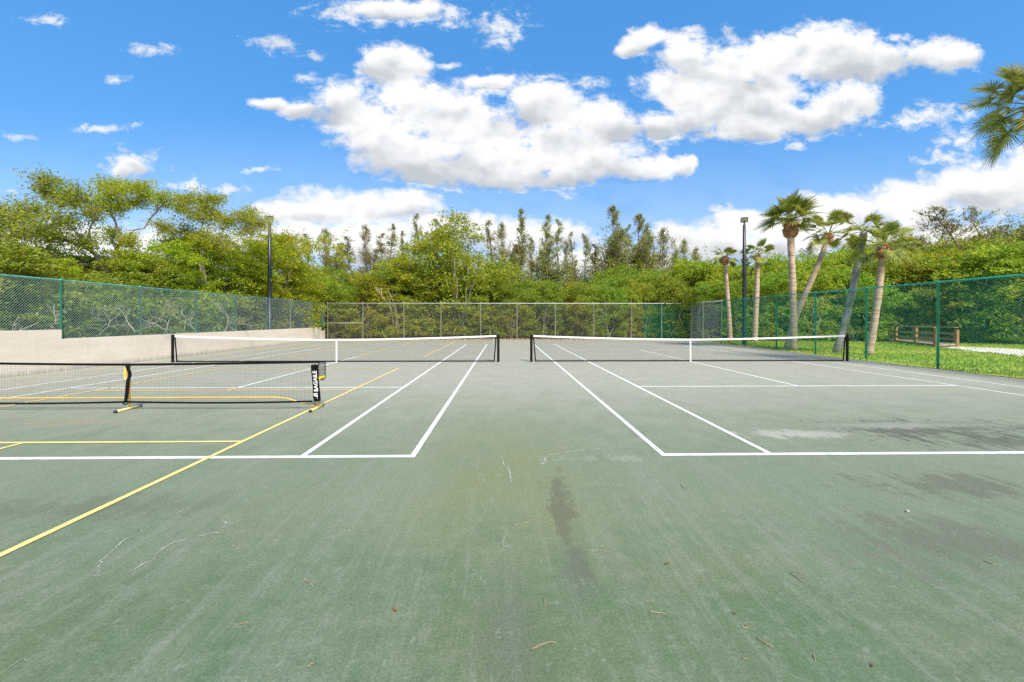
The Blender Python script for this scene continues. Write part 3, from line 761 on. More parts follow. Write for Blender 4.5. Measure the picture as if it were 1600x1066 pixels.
# ------------------------------------------------------------------ left side: spreading trees, lime bushes, dead branches
def pad_tree(label, fork, base, pads, Y, seed, mat='lime', zf=1):
    rng = np.random.RandomState(seed); mb = MB(); Q = []
    C = lambda zx, zy: (zx/3.9475, zy/3.9475 + 220)
    bx_, by_ = C(*base); fx, fy = C(*fork)
    fk = np.array(P(fx, fy, Y)); bs = np.array([U(bx_, Y), Y+.3, .3])
    mb.tube([bs, bs*.6+fk*.4+rng.normal(0,.12,3), fk], [.24,.19,.15], 9)
    nodes = [(fk, .12)]
    order = sorted(pads, key=lambda p: (p[0]-fork[0])**2 + (p[1]-fork[1])**2)
    for zx, zy, rx, ry in order:
        dY = rng.uniform(-1.6, 1.6); px, py = C(zx, zy); c = np.array(P(px, py, Y+dY))
        # attach to the node that gives the least detour from the fork
        best = min(nodes, key=lambda nd: np.linalg.norm(c-nd[0]) + .45*np.linalg.norm(nd[0]-fk) + (1.5 if nd[0][2] > c[2]+.2 else 0))
        a, r = best; L = np.linalg.norm(c-a); k = 7
        bow = np.array([0,0,L*.10]) + rng.normal(0,.05*L,3)
        pts = [a + (c-a)*q + bow*math.sin(q*math.pi) + rng.normal(0,.025*L,3)*(0<q<1) for q in np.linspace(0,1,k)]
        r1 = max(.012, r*.45); mb.tube(pts, np.linspace(r*.75, r1, k), 6, False)
        for j in (2,3,4,6): nodes.append((pts[j], max(.02, r*.7*(1-j*.08))))
        sx = rx/3.9475/F*Y; sz = ry/3.9475/F*Y*1.25
        nt = int(14 + 19*sx)
        for i in range(nt):
            v = unit(rng.normal(0,1,3)); e = c + v*np.array([sx*1.0, max(sx,.6)*.9, sz*1.0])*rng.uniform(.30,1.45)
            st = pts[rng.randint(3,k)]; mdl = (st+e)/2 + np.array([0,0,.08]) + rng.normal(0,.05,3)
            mb.tube([st, mdl, e], [.016,.010,.004], 4, False)
            n = rng.randint(28,62); tt = rng.uniform(.35,1.05,(n,1))
            pp = st*(1-tt) + e*tt + rng.normal(0,.15,(n,3))*np.array([1.2,1.2,.8])
            Q.append(leaves(pp, (e-st)*.5+rng.normal(0,.5,(n,3)), rng.uniform(.06,.14,n), .5, .5, rng))
    t = thing('spreading_tree', label, 'tree', (0,0,0), 'spreading trees behind the left fence')
    t.location = (bs[0], bs[1], 0); iv = -np.array([bs[0], bs[1], 0])
    mt = mb.mesh('spreading_trunk', M['bark'], True); mt.transform(Matrix.Translation(iv)); link('trunk', mt, t)
    me = quads(np.concatenate(Q) + iv, 'spreading_crown', M[mat]); link('crown', me, t)
pad_tree('wide spreading tree with flat leafy layers behind the left end of the wall', (640,790), (700,1000),
  [(270,235,60,35),(300,320,120,55),(420,375,140,70),(480,320,80,55),(60,480,90,60),(150,470,110,55),(390,490,120,55),(250,540,130,45),(120,600,110,40),
   (330,610,120,45),(60,690,80,60),(500,610,90,55),(230,760,140,55),(560,430,70,60),(-60,560,90,70),(-120,480,90,60),(-90,700,90,60),(-40,420,60,40),(190,410,80,40)], 20.5, 41, 'leafgreen')
pad_tree('open spreading tree with two slim leaning limbs in the middle of the left trees', (720,680), (900,1000),
  [(660,265,90,40),(700,325,110,55),(630,380,70,50),(880,290,90,45),(930,335,80,45),(740,400,70,45),(800,620,80,40),(690,580,70,55),(1010,340,60,40),(850,380,60,40),(760,290,60,35)], 23, 42, 'lime')
pad_tree('spreading tree with broad rounded top just left of the left floodlight pole', (1240,745), (1300,1000),
  [(1150,350,85,45),(1270,380,110,55),(1200,450,115,55),(1320,450,100,55),(1090,400,75,40),(1010,530,75,45),(1150,560,115,60),(1250,600,120,60),(1420,490,75,45),
   (1500,480,65,45),(1560,450,45,40),(1080,620,95,50),(1350,640,110,55),(1550,560,60,55),(1330,350,40,30),(1620,520,60,50)], 26, 43, 'lime')
left_front = [
 (-90,440,15.5,0,.75,'lime green bush past the left end of the stepped wall'),
 (30,428,17.5,1,.7,'lime green bush behind the highest part of the wall'),
 (125,412,19.5,0,.75,'lime green bush behind the first teal fence post above the wall'),
 (215,402,22.0,1,.8,'lime green bush under the open spreading tree'),
 (295,388,24.5,0,.85,'bright lime bush between the open tree and the round topped tree'),
 (352,380,27.5,1,.85,'bright lime feathery bush left of the left floodlight pole'),
 (400,384,30.5,0,.85,'bright lime feathery bush directly behind the left floodlight pole'),
 (448,374,33.5,1,.8,'bright lime feathery bush right of the left floodlight pole'),
 (480,416,36.5,0,.75,'lime bush nearest the far corner above the wall end'),
]
for px, yt, Y, kd, wf, lab in left_front:
    h = Zh(px, yt, Y) - .6; s = h/6.0; c, t = lim[kd]
    x = min(U(px,Y), XF - 1.9) ; x = x - .6
    tree_copy('lime_bush', c, t, (x, Y, .6), (s*wf*1.25, s*wf*1.15, s), rs.uniform(0,6.28), lab, 'bush', 'lime green bushes behind the left fence')
spots = []
for Y in np.arange(12, 40, 1.9):
    for dx in (3.6, 6.6):
        x = XF - dx - rs.uniform(0,1.2); spots.append((x, Y+rs.uniform(-.5,.5), rs.uniform(3.6,4.4) + dx*.12, rs.uniform(.8,1.0)))
mass('leafy_thicket', spots, 'mangrove', 'bark', 'shady green thicket filling the bank behind the left fence')
# bleached dead branches caught in the thicket
def dead(px, py, Y, s, seed, label):
    rng = np.random.RandomState(seed); mb = MB(); x, _, z = P(px, py, Y)
    def grow(p, d, L, r, lv):
        k = 5; pts = [p]; 
        for i in range(k):
            d = unit(d + rng.normal(0,.22,3)); pts.append(pts[-1] + d*L/k)
        mb.tube(pts, np.linspace(r, r*.5, k+1), 5, False)
        if lv:
            for i in range(4):
                j = rng.randint(1,k+1); grow(pts[j], unit(d + rng.normal(0,.75,3)*np.array([1,.6,1])), L*rng.uniform(.4,.75), r*.55, lv-1)
    for i in range(2): grow(np.zeros(3)+rng.normal(0,.1,3), unit(np.array([rng.normal(0,.6), rng.normal(0,.4), rng.uniform(.3,1)])), 1.0*s, .024*s, 2)
    o = mb.build('dead_branch', M['deadwood'], None, True, (x, Y, z)); tag(o, label, 'branch', 'bleached dead branches behind the left fence')
for a in [(15,525,14.6,1.0,51,'bleached forked dead branch above the highest part of the wall'),
          (92,512,16.2,.9,52,'tangled grey dead branch just left of the first teal post'),
          (150,515,17.2,.8,53,'thin pale dead branch in the bay right of the wall step'),
          (222,520,18.6,1.25,54,'thick twisted grey dead limb left of the second teal post'),
          (262,515,20.0,1.1,55,'arching pale dead branch right of the second teal post'),
          (305,518,22.0,1.2,56,'upright pale dead branch left of the third fence post above the wall'),
          (352,514,24.5,1.3,57,'pale dead branches in the bay left of the left floodlight pole')]:
    x0 = P(a[0], a[1], a[2]); dead(*a)

# ------------------------------------------------------------------ palms
def fan_frond(rng, base, yaw, elev, pl, br, nl=30, droop=.5, lw=.045):
    """costapalmate leaf: petiole arches out, strips radiate from its end; returns petiole points, quads"""
    hd = np.array([math.cos(yaw), math.sin(yaw), 0]); up = np.array([0,0,1.0])
    pts = []; p = np.array(base, float); e = elev
    for i in range(7):
        pts.append(p.copy()); p = p + (hd*math.cos(e) + up*math.sin(e))*pl/6; e -= droop*.13
    hub = pts[-1]; ax = hd*math.cos(e) + up*math.sin(e); side = np.cross(ax, up); side = unit(side); nrm = np.cross(side, ax)
    roll = rng.normal(0,.35); side2 = side*math.cos(roll) + nrm*math.sin(roll); nrm = np.cross(side2, ax); side = side2
    Q = []
    for th in np.linspace(-2.25, 2.25, nl):
        L = br*(1 - .28*abs(th)/2.25)*rng.uniform(.9,1.06)
        d = ax*math.cos(th) + side*math.sin(th) + nrm*(.30*abs(math.sin(th)) - .05)
        st = hub + ax*br*.16*max(0, math.cos(th)); d = unit(d)
        wv = unit(np.cross(d, nrm)); dn = -up*L*(.10 + .22*rng.rand())*droop*1.3
        m1 = st + d*L*.55 + dn*.18; m2 = st + d*L*.97 + dn
        w0, w1, w2 = wv*lw*.3, wv*lw*.55, wv*lw*.12
        Q.append([st-w0, st+w0, m1+w1, m1-w1]); Q.append([m1-w1, m1+w1, m2+w2, m2-w2])
    return pts, np.array(Q)
def palm(label, trunk_px, Y, r0, r1, crown_r, nf, seed, fan=1.0, *, boot=(.3,.55), tm='palmtrunk', elev=(-.55,1.35), lw=.05, sparse=False, dY=0, group='sabal palms on the lawn'):
    rng = np.random.RandomState(seed)
    pts = np.array([P(px, py, Y + dY*i/(len(trunk_px)-1)) for i, (px, py) in enumerate(trunk_px)]); pts[0][2] = -.05
    # smooth
    tq = np.linspace(0,1,len(pts)); T = np.linspace(0,1,22)
    from numpy import interp
    deg = min(3, len(pts)-1)
    sm = np.stack([np.polyval(np.polyfit(tq, pts[:,j], deg), T) for j in range(3)],1) if deg > 1 else np.stack([interp(T,tq,pts[:,j]) for j in range(3)],1)
    base = sm[0].copy(); sm = sm - base
    root = thing('palm_tree', label, 'palm tree', tuple(base), group)
    rr = r0 + (r1-r0)*T; rr[0] *= 1.18; rr[1] *= 1.08; rr = rr*(1+.04*rng.normal(0,1,22))
    m = MB(); m.tube(sm, rr, 12); m.build('trunk', M[tm], root, True)
    top = sm[-1]; d = unit(sm[-1]-sm[-4])
    if boot:
        bw, bh = boot; m = MB(); k = 9
        prof = [.62,.85,1.0,1.02,.95,.82,.7,.6,.5]
        m.tube([top + d*bh*(q-.45) for q in np.linspace(0,1,k)], [bw*x for x in prof], 12)
        for i in range(90):                                # stubs of old leaf bases, criss-crossed
            q = rng.uniform(0,.95); a = rng.uniform(0,6.28); rad = bw*np.interp(q, np.linspace(0,1,k), prof)
            u = np.array([math.cos(a), math.sin(a), 0]); p0 = top + d*bh*(q-.45) + u*rad*.85
            sl = rng.choice([-1,1])*.6; tv = np.array([-math.sin(a), math.cos(a), 0])
            p1 = p0 + (u*.55 + d*.6 + tv*sl)*bw*rng.uniform(.35,.65); m.tube([p0,p1], [.035*bw/.3,.018*bw/.3], 4)
        m.build('boot', M['boot'], root)
        top = top + d*bh*.45
    m = MB(); Q = []
    for i in range(nf):
        q = (i+.5)/nf; el = elev[1] + (elev[0]-elev[1])*q**.9 + rng.normal(0,.10); yw = i*2.39996 + rng.normal(0,.22)
        pl = crown_r*rng.uniform(.42,.60)*(1.0 if fan == 1 else 1.22); br = crown_r*rng.uniform(.44,.54)*fan
        pp, qq = fan_frond(rng, top + rng.normal(0,.03,3), yw, el, pl, br, 34 if not sparse else 28, .30 + .45*q*(1 if elev[0] < -.3 else .5), lw)
        m.tube(pp, np.linspace(.022,.012,7), 4, False); Q.append(qq)
    cr = link('crown', quads(np.concatenate(Q), 'palm_crown', M['palm']), root)
    link('petioles', m.mesh('palm_petioles', M['palm'], True), cr)
    return root
palm('tallest palm with straight pale trunk and bulging brown boot', [(1240,549),(1240,500),(1239,450),(1237,410),(1235,358)], 23.4, .175, .165, 1.72, 30, 61, boot=(.36,1.0), lw=.055, elev=(.02,1.4))
palm('leaning palm with round orange brown boot crossing behind the tallest palm', [(1230,545),(1242,500),(1258,460),(1278,415),(1292,374)], 24.6, .165, .135, 1.5, 18, 62, .85, boot=(.30,.62), elev=(-.25,1.3))
palm('leaning palm with dark grey trunk and sparse ragged crown', [(1306,552),(1322,500),(1333,445),(1343,402),(1350,362)], 21.6, .175, .145, 1.32, 13, 63, .85, boot=None, tm='greytrunk', elev=(-.45,1.3), sparse=True)
palm('stocky palm nearest the boardwalk with shaggy boot and drooping crown', [(1357,558),(1366,505),(1372,460),(1377,420),(1380,394)], 20.3, .165, .145, 1.38, 19, 64, .88, boot=(.29,.68), elev=(-.40,1.35), lw=.045)
palm('slim palm with round brown boot left of the right floodlight pole', [(1141,535),(1139,490),(1136,450),(1133,408)], 32.5, .17, .13, 1.10, 18, 65, .85, boot=(.29,.6), elev=(-.35,1.35), lw=.05)
palm('slim palm just right of the right floodlight pole', [(1179,536),(1181,490),(1183,440),(1184,404)], 31.5, .20, .14, 1.2, 18, 66, .85, boot=(.22,.45), elev=(-.35,1.3), lw=.05)
palm('near palm whose fronds hang in at the upper edge beside the sky', [(1626,600),(1628,450),(1626,330),(1624,186)], 12.7, .17, .15, 1.72, 36, 69, .78, boot=(.34,.8), elev=(-.35,1.35), lw=.036)

def palmetto(px, py, Y, s, seed, label):
    rng = np.random.RandomState(seed); x, y, z = P(px, py, Y)
    root = thing('palmetto_shrub', label, 'palmetto', (x - 1.7, y, .95), 'palmetto clumps behind the left fence'); m = MB(); Q = []
    for i in range(16):
        pp, qq = fan_frond(rng, (rng.normal(0,.15),rng.normal(0,.15),rng.uniform(0,.3)), rng.uniform(0,6.28), rng.uniform(.2,1.3), s*rng.uniform(.7,1.2), s*.62, 24, .5, .05)
        m.tube(pp, np.linspace(.018,.01,7), 4, False); Q.append(qq)
    link('fronds', quads(np.concatenate(Q), 'palmetto_fronds', M['palm']), root); link('stalks', m.mesh('palmetto_stalks', M['palm'], True), root)
palmetto(35, 505, 15.2, .95, 81, 'spiky palmetto clump behind the fence above the highest part of the wall')
palmetto(165, 512, 17.0, .85, 82, 'spiky palmetto clump just right of the step in the wall')
palmetto(85, 500, 16.6, .8, 83, 'small palmetto clump left of the step in the wall')

# ------------------------------------------------------------------ boardwalk
bw = thing('boardwalk', 'wooden boardwalk with orange brown posts and dark handrail leading into the thicket', 'boardwalk')
A0 = np.array([25.9, 24.9]); A1 = np.array([24.2, 24.9+.0])
near = np.array(G(1480, 541)); 
pa = np.array([U(1495,26.6), 26.6]); pb = np.array([U(1462,25.9), 25.9]); pc = np.array([U(1431,28.6), 28.6]); pd = np.array([U(1400,31.6), 31.6])
off = pa - pb
def wpost(p, h): 
    m = MB(); m.box((p[0]-.075,p[1]-.075,-.1),(p[0]+.075,p[1]+.075,h)); m.box((p[0]-.085,p[1]-.085,h),(p[0]+.085,p[1]+.085,h+.03)); m.build('post', M['orangewood'], bw)
for p, h in ((pa,1.0),(pb,1.12),(pc,1.12),(pd,1.12),(pd+off,1.1),(pc+off,1.1)): wpost(p, h)
def plank(m, a, b, z, hh, th):
    a = np.array(a); b = np.array(b); d = unit(b-a); n = np.array([-d[1], d[0]])*th
    V = [(*(q+s), z+dz) for dz in (-hh, hh) for q, s in ((a,-n),(b,-n),(b,n),(a,n))]
    m.add(V, [(0,3,2,1),(4,5,6,7),(0,1,5,4),(1,2,6,5),(2,3,7,6),(3,0,4,7)])
for z, hh, th, nm in ((1.19,.03,.10,'handrail'),(.78,.07,.025,'rail'),(.42,.07,.025,'rail')):
    m = MB(); plank(m, pb, pd + (pd-pc)*.6, z, hh, th); m.build(nm, M['wood'], bw)
    m = MB(); plank(m, pa, pa + (pd-pb)*1.2, z-.02, hh, th); m.build(nm, M['wood'], bw)
m = MB(); dd = (pd-pb)*1.25
for i in range(58):
    q0, q1 = i/58, (i+.9)/58; a = pb + dd*q0; b = pb + dd*q1
    V = [(*a,.05),(*(a+off),.05),(*(b+off),.05),(*b,.05),(*a,.16),(*(a+off),.16),(*(b+off),.16),(*b,.16)]
    m.add(V, [(0,3,2,1),(4,5,6,7),(0,1,5,4),(1,2,6,5),(2,3,7,6),(3,0,4,7)])
m.build('deck', M['wood'], bw)

# ------------------------------------------------------------------ grass blades, leaf litter
N = 60000
gx = rs.uniform(15.0, 34, N); gy = rs.uniform(9, 34, N)
keep = (gx > 14.8 + .018*gy + rs.normal(.05,.06,N)) & (gy < 38 - (gx-15)*.45)
pth = (gy < 37.2 - .56*gx - .45 + 1.2) & False
def inpoly(x, y, poly):
    r = np.zeros(len(x), bool); j = len(poly)-1
    for i in range(len(poly)):
        xi, yi = poly[i]; xj, yj = poly[j]
        c = ((yi > y) != (yj > y)) & (x < (xj-xi)*(y-yi)/(yj-yi+1e-12)+xi); r ^= c; j = i
    return r
keep &= ~(inpoly(gx, gy + 1.1, sp) | inpoly(gx, gy, sp)) | (rs.rand(N) < .04)
for px, py, rx, ry in ((1525,549.5,2.4,.6),(1570,576,1.5,.35),(1430,550,2.2,.5),(1320,549,1.2,.5),(1490,566,.9,.3),(1230,552,.8,.4),(1400,563,1.0,.3)):
    cx_, cy_ = G(px, py); keep &= ~((((gx-cx_)/rx)**2 + ((gy-cy_)/ry)**2 + rs.normal(0,.35,N) < 1) & (rs.rand(N) < .8))
gx, gy = gx[keep], gy[keep]; n = len(gx)
pos = np.c_[gx, gy, np.full(n, -.035)]
d = np.c_[rs.normal(0,.5,(n,2)), np.ones(n)]
tag(link('grass', quads(leaves(pos, d, rs.uniform(.05,.14,n), .30, .1), 'grass', M['grassblade'])), 'short bright green grass on the lawn beyond the right fence', 'grass', kind='stuff')
n = 9000
lx = rs.uniform(-14.4, 15.3, n); ly = YB + rs.normal(.1, .38, n); ly = np.where(ly < YB-.75, YB, ly)
lz = np.where(ly < 36.0, .004, -.055) + rs.uniform(0,.03,n) + .07*np.exp(-((ly-YB-.1)/.25)**2)*rs.rand(n)
pos = np.c_[lx, ly, lz]
tag(link('leaf_litter', quads(leaves(pos, np.c_[rs.normal(0,1,(n,2)), rs.normal(.1,.25,n)], rs.uniform(.05,.13,n), .6, .6), 'leaf_litter', M['litter'])), 'pinkish brown dry leaf litter along the foot of the far fence', 'leaf litter', kind='stuff')

# ------------------------------------------------------------------ twigs and dead leaves on the court
def twig(pxs, r, label, m='twig'):
    pts = np.array([(*G(x,y), r*.9+.001) for x, y in pxs]); c = pts.mean(0); c[2] = 0
    k = 9; T = np.linspace(0,1,k); tq = np.linspace(0,1,len(pts))
    sm = np.stack([np.interp(T,tq,pts[:,j]) for j in range(3)],1) - c
    sm[1:-1,:2] += rs.normal(0,.0022,(k-2,2))
    mb = MB(); mb.tube(sm, .8*r*np.linspace(1.15,.7,k), 6); o = mb.build('twig', M[m], None, True, tuple(c)); tag(o, label, 'twig', 'dry twigs fallen on the court')
TW = [([(473,905),(484,910),(489,918)],.0042,'pale kinked twig on bare green court, right of the curved crack'),
 ([(830,1016),(848,1008),(858,1004),(869,1006)],.0050,'thickest brown twig, bent, nearest the camera in the middle of the court'),
 ([(1015,957),(1028,958),(1039,960)],.0042,'straight tan twig right of the middle, above the bent thick twig'),
 ([(849,935),(851,944),(852,948)],.0034,'short pale twig lying lengthwise above the thickest twig'),
 ([(801,822),(822,818),(833,814),(838,809)],.0036,'long thin curved twig below the middle gap between the courts'),
 ([(1235,896),(1246,904),(1258,913)],.0032,'slim diagonal twig in the open area right of middle'),
 ([(1182,998),(1194,1005),(1209,1013)],.0036,'slanting twig near the camera, right of the broken chips'),
 ([(937,862),(952,863)],.0032,'faint straight twig midway between the middle and the straight tan twig'),
 ([(368,978),(380,974),(387,975)],.0030,'dark thin twig near the camera on the left'),
 ([(481,1043),(486,1039),(492,1035)],.0042,'short stubby pale twig at the very front on the left'),
 ([(1064,758),(1067,763),(1072,766)],.0040,'small pale twig just in front of the right court corner'),
 ([(1537,877),(1550,882),(1564,885)],.0036,'thin brown twig among the dark stains near the right edge'),
 ([(1010,942),(1020,939)],.0040,'tiny brown twig just above the straight tan twig'),
 ([(1160,982),(1167,983),(1166,976)],.0038,'little hooked brown twig above the slanting front twig'),
 ([(1160,1030),(1170,1031)],.0040,'small red brown twig at the front, below the hooked twig'),
 ([(1272,1024),(1274,1034)],.0032,'small twig lying lengthwise at the front right'),
 ([(362,854),(373,850)],.0030,'faint thin twig near the end of the curved crack'),
 ([(1248,896),(1256,898)],.0040,'tiny brown twig beside the slim diagonal twig')]
for a in TW: twig(*a)
def dleaf(px, py, s, rz, label):
    x, y = G(px, py); m = MB(); V = []; k = 7
    for i in range(k):
        q = i/(k-1)*2-1; wd = .32*s*(1-q*q)**.8 + .0005; V += [(q*s, -wd, .006+.010*abs(q)), (q*s, 0, .003), (q*s, wd, .006+.012*q*q)]
    f = []
    for i in range(k-1): f += [(3*i,3*i+3,3*i+4,3*i+1),(3*i+1,3*i+4,3*i+5,3*i+2)]
    m.add(V, f); o = m.build('dead_leaf', M['deadleaf'], None, True, (x,y,.001)); o.rotation_euler.z = rz
    sm = o.modifiers.new('thick','SOLIDIFY'); sm.thickness = .0012; sm.offset = 1
    tag(o, label, 'leaf', 'dead leaves fallen on the court')
dleaf(617,955,.020,2.4,'red brown dead leaf left of the middle, near the front')
dleaf(1042,882,.016,.4,'small brown dead leaf left of the straight tan twig, farther back')
dleaf(1363,1042,.012,1.0,'brown dead leaf at the front right')
dleaf(1147,960,.012,2.0,'small brown dead leaf above the hooked twig')
m = MB(); x, y = G(1418, 800); m.lathe([(.004,0),(.013,.003),(.016,.008),(.010,.014),(.002,.016)], 9); o = m.build('pebble', M['stone'], None, True, (x,y,.001)); tag(o, 'small pale pebble on the right part of the court', 'pebble')

# ------------------------------------------------------------------ sky and light
world = bpy.data.worlds.new('World'); scn.world = world; world.use_nodes = True
wt = NT(world.node_tree); world.node_tree.nodes.clear()
SUN_AZ, SUN_EL = R(155), R(47)
sky = wt.n('ShaderNodeTexSky', sky_type='NISHITA'); sky.sun_disc = False; sky.sun_elevation = SUN_EL; sky.sun_rotation = SUN_AZ
sky.air_density = 1.0; sky.dust_density = .35; sky.ozone_density = 2.5; sky.altitude = 0
SKY, CLOUD, EXPO, SUN = .115, .47, 1.15, 3.0
dirv = wt.n('ShaderNodeTexCoord').outputs['Generated']
nd = wt.vm('NORMALIZE', dirv)
sx = wt.n('ShaderNodeSeparateXYZ'); wt.l(nd, sx.inputs[0])
yy = wt.m('MAXIMUM', sx.outputs[1], .06)
uu = wt.m('DIVIDE', sx.outputs[0], yy); vv = wt.m('DIVIDE', sx.outputs[2], yy)
cb = wt.n('ShaderNodeCombineXYZ'); wt.l(uu, cb.inputs[0]); wt.l(vv, cb.inputs[1]); uv = cb.outputs[0]
def blobuv(px, py, rx, ry):
    u = math.tan(YAW + math.atan((px-800)/F)); v = (HY-py)/F*(cY + u*sY); return u, v, rx/F, ry/F
warp = wt.noise(uv, 5, 3, .6, out='Color')
uvw = wt.vm('ADD', uv, wt.vm('MULTIPLY', wt.vm('SUBTRACT', warp, (.5,.5,.5)), (.07,.045,0)))
def field(blobs):
    f = None; sh = None; sw = None
    for b in blobs:
        u, v, rx, ry = blobuv(*b)
        # evaluated one after the other (keeps the shader stack small)
        src = uvw if f is None else wt.vm('MULTIPLY_ADD', wt.m('ADD', wt.m('ADD', f, sh), sw), (1e-7,1e-7,0), uvw)
        q = wt.vm('MULTIPLY_ADD', src, (1/rx, 1/ry, 0), (-u/rx, -v/ry, 0))
        w = wt.m('SUBTRACT', 1.0, wt.vm('LENGTH', q, out=1)); s = wt.n('ShaderNodeSeparateXYZ'); wt.l(q, s.inputs[0])
        wc = wt.m('MAXIMUM', w, 0.0)
        hh = wt.m('MULTIPLY', wc, s.outputs[1])
        if f is None: f, sh, sw = w, hh, wc
        else:
            f = wt.m('SMOOTH_MAX', f, w, .25); sh = wt.m('ADD', sh, hh); sw = wt.m('ADD', sw, wc)
    return f, wt.m('DIVIDE', sh, wt.m('ADD', sw, .02))
big = [ # main cumulus
 (622,100,62,36),(600,92,40,26),(530,160,60,40),(470,168,40,16),(425,160,34,10),(590,205,85,50),(650,160,60,50),(640,240,110,48),(720,200,110,75),(740,262,130,36),(800,255,140,42),
 (855,165,75,50),(830,160,50,36),(930,190,80,42),(950,180,36,30),(900,250,120,42),(980,262,75,26),(1020,265,45,18),(870,215,90,30),(765,130,50,16),(810,275,90,24),
 (1075,95,52,45),(1060,140,60,40),(1130,110,90,55),(1110,170,90,50),(1180,160,110,58),(1270,85,90,48),(1310,72,70,36),(1380,95,85,36),(1450,92,70,28),(1500,88,36,22),(1200,100,80,50),
 (1300,170,70,40),(1330,155,45,30),(1030,190,40,26),(1160,205,80,24),(1250,190,60,30),(1010,62,30,22),(990,75,26,12),
 (610,12,80,20),
 (205,262,30,20),(188,272,22,16),(1075,258,20,20),(1040,255,30,14)]
low = [ # low bank along the horizon
 (560,328,110,30),(620,322,70,24),(500,335,60,20),(440,335,60,20),(560,375,160,36),(440,375,90,30),(700,360,140,26),(820,372,120,30),(80,400,170,60),(250,400,120,50),(350,395,90,40),
 (1110,375,100,38),(1180,350,60,22),(1150,352,50,22),(1060,370,50,26),(1250,372,110,40),(1290,325,50,20),(1330,330,90,36),(1420,325,120,40),(1520,300,90,40),(1580,285,80,48),(1600,262,50,34),(1450,380,200,50),(1700,300,150,90),(1000,420,120,30),(900,410,150,26)]
wisp = [(600,20,130,26),(700,22,40,26),(540,18,60,20),(785,46,46,34),(430,66,42,18),(200,264,62,36),(70,26,46,10),(95,34,20,8),(160,198,66,9),(183,122,24,9),(240,75,40,14),(25,214,34,8),(400,268,42,8),(365,294,34,12),(300,288,46,14),(480,120,24,14),(490,82,22,10),(700,98,20,8),(1470,178,76,22),(1420,190,60,14),
 (1500,215,50,26),(1480,245,60,20),(1250,230,24,13),(1070,45,26,10),(1130,45,20,10),(860,118,30,8),(920,128,40,14),(760,140,60,22),(10,295,20,8),(1130,330,30,12),(1320,45,10,5),(1400,60,30,12),(370,60,1,1)]
n1 = wt.noise(wt.vm('MULTIPLY', uv, (1,1.25,1)), 9, 9, .55, .1)
n1c = wt.noise(wt.vm('MULTIPLY', uv, (1,1.3,1)), 7.5, 3, .5, .2); n1b = wt.noise(wt.vm('MULTIPLY', wt.vm('ADD', uv, (-.010,.026,0)), (1,1.3,1)), 7.5, 3, .5, .2)
n2 = wt.noise(wt.vm('MULTIPLY', uv, (1,1.5,1)), 26, 8, .66, .3)
n3 = wt.noise(uv, 4.5, 4, .55)
fb, hb = field(big); uvw = wt.vm('MULTIPLY_ADD', fb, (1e-7,1e-7,0), uvw); fl_, hl = field(low); uvw = wt.vm('MULTIPLY_ADD', fl_, (1e-7,1e-7,0), uvw); fw, hw_ = field(wisp)
nn = wt.m('ADD', wt.m('MULTIPLY_ADD', n1, 1.9, -.93), wt.m('MULTIPLY_ADD', n2, 1.25, -.62))
db = wt.m('ADD', wt.m('ADD', fb, -.075), nn); ab = wt.step(db, -.22, .40)
dl = wt.m('ADD', wt.m('ADD', fl_, .12), nn); al = wt.step(dl, -.20, .62)
dw = wt.m('ADD', fw, wt.m('MULTIPLY_ADD', n2, 3.4, -1.9)); aw = wt.m('MULTIPLY', wt.step(dw, -.2, .95), .88)
# generic clouds behind the camera
nb_ = wt.noise(wt.vm('MULTIPLY', nd, (1,1,2.2)), 3.2, 8, .6)
back = wt.step(sx.outputs[1], .12, -.12)
abk = wt.m('MULTIPLY', wt.step(nb_, .47, .62), back)
front = wt.step(sx.outputs[1], .06, .14)
af = wt.m('MULTIPLY', wt.m('MAXIMUM', wt.m('MAXIMUM', ab, al), aw), front)
alpha = wt.m('MAXIMUM', af, abk)
alpha = wt.m('MULTIPLY', alpha, wt.step(sx.outputs[2], -.03, .0))
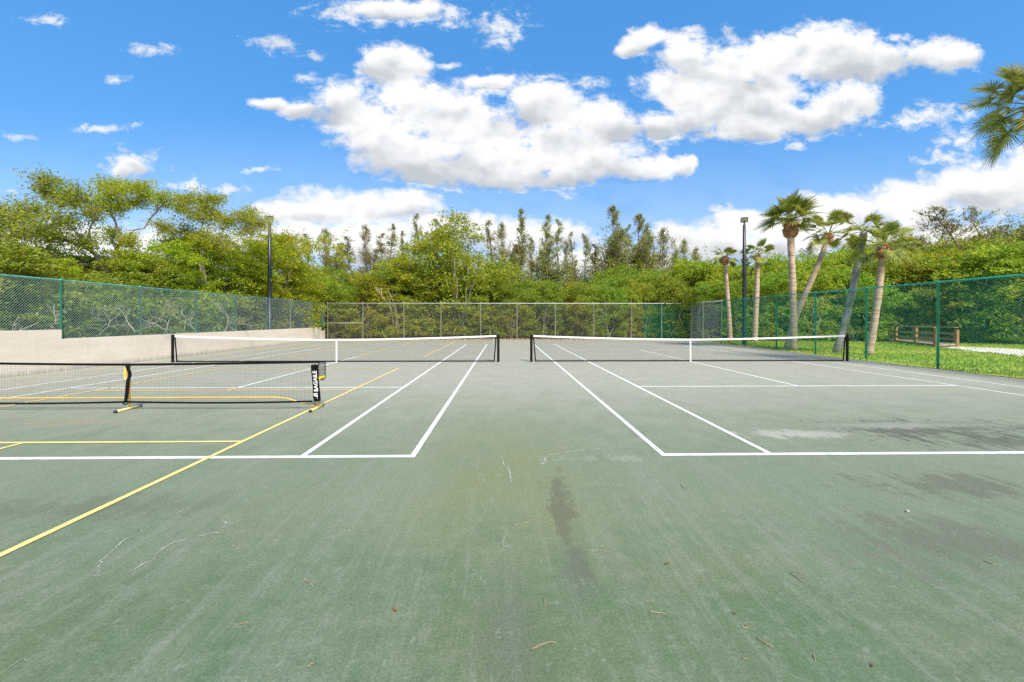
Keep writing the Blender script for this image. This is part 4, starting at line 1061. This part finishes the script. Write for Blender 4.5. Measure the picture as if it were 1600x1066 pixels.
# thin veil of moisture low on the horizon
alpha = wt.m('MAXIMUM', alpha, wt.m('MULTIPLY', wt.step(vv, .50, .02), .36))
relief = wt.m('MULTIPLY', wt.m('SUBTRACT', n1c, n1b), 2.0)
hsel = wt.m('ADD', wt.m('MULTIPLY', hb, wt.step(fb, -.1, .15)), wt.m('MULTIPLY', wt.m('MULTIPLY', hl, .7), wt.step(fb, .1, -.1)))
s_ = wt.m('ADD', wt.m('ADD', hsel, relief), wt.m('MULTIPLY_ADD', n3, 1.1, -.42))
s_ = wt.m('SUBTRACT', s_, wt.m('MULTIPLY', wt.m('MAXIMUM', db, 0.0), .22))
shade = wt.step(s_, -.72, .34)
ccol = wt.mix(shade, (.55,.585,.635), (1.0,1.0,1.0))
bg1 = wt.n('ShaderNodeBackground'); bg2 = wt.n('ShaderNodeBackground'); mx = wt.n('ShaderNodeMixShader'); out = wt.n('ShaderNodeOutputWorld')
hsv = wt.n('ShaderNodeHueSaturation'); hsv.inputs['Saturation'].default_value = 1.22; wt.l(sky.outputs[0], hsv.inputs['Color'])
wt.l(wt.mix(.6, hsv.outputs[0], (.030/SKY,.155/SKY,.37/SKY)), bg1.inputs[0]); bg1.inputs[1].default_value = SKY
wt.l(ccol, bg2.inputs[0]); bg2.inputs[1].default_value = CLOUD
wt.l(alpha, mx.inputs[0]); wt.l(bg1.outputs[0], mx.inputs[1]); wt.l(bg2.outputs[0], mx.inputs[2]); wt.l(mx.outputs[0], out.inputs[0])
world.cycles.sampling_method = 'MANUAL'; world.cycles.sample_map_resolution = 512
sl = bpy.data.lights.new('sun', 'SUN'); sl.energy = SUN; sl.angle = R(12); sl.color = (1.0,.93,.81)
so = bpy.data.objects.new('sun', sl); col.objects.link(so)
sd = Vector((math.sin(SUN_AZ)*math.cos(SUN_EL), math.cos(SUN_AZ)*math.cos(SUN_EL), math.sin(SUN_EL)))
so.rotation_euler = sd.to_track_quat('Z', 'Y').to_euler(); so.location = sd*60

cd = bpy.data.cameras.new('camera'); cd.sensor_width = 36; cd.lens = F/1600*36; cd.shift_y = -(533-HY)/1600; cd.clip_end = 3000
co = bpy.data.objects.new('camera', cd); col.objects.link(co); co.location = (0,0,H); co.rotation_euler = (R(90), 0, -YAW)
scn.camera = co
scn.view_settings.view_transform = 'Standard'; scn.view_settings.look = 'None'; scn.view_settings.gamma = 1
scn.view_settings.exposure = EXPO
scn.render.engine = 'CYCLES'
scn.cycles.use_denoising = False; scn.cycles.denoiser = 'OPENIMAGEDENOISE'; scn.cycles.denoising_input_passes = 'RGB_ALBEDO_NORMAL'; scn.cycles.denoising_prefilter = 'ACCURATE'
scn.cycles.max_bounces = 8; scn.cycles.transparent_max_bounces = 8
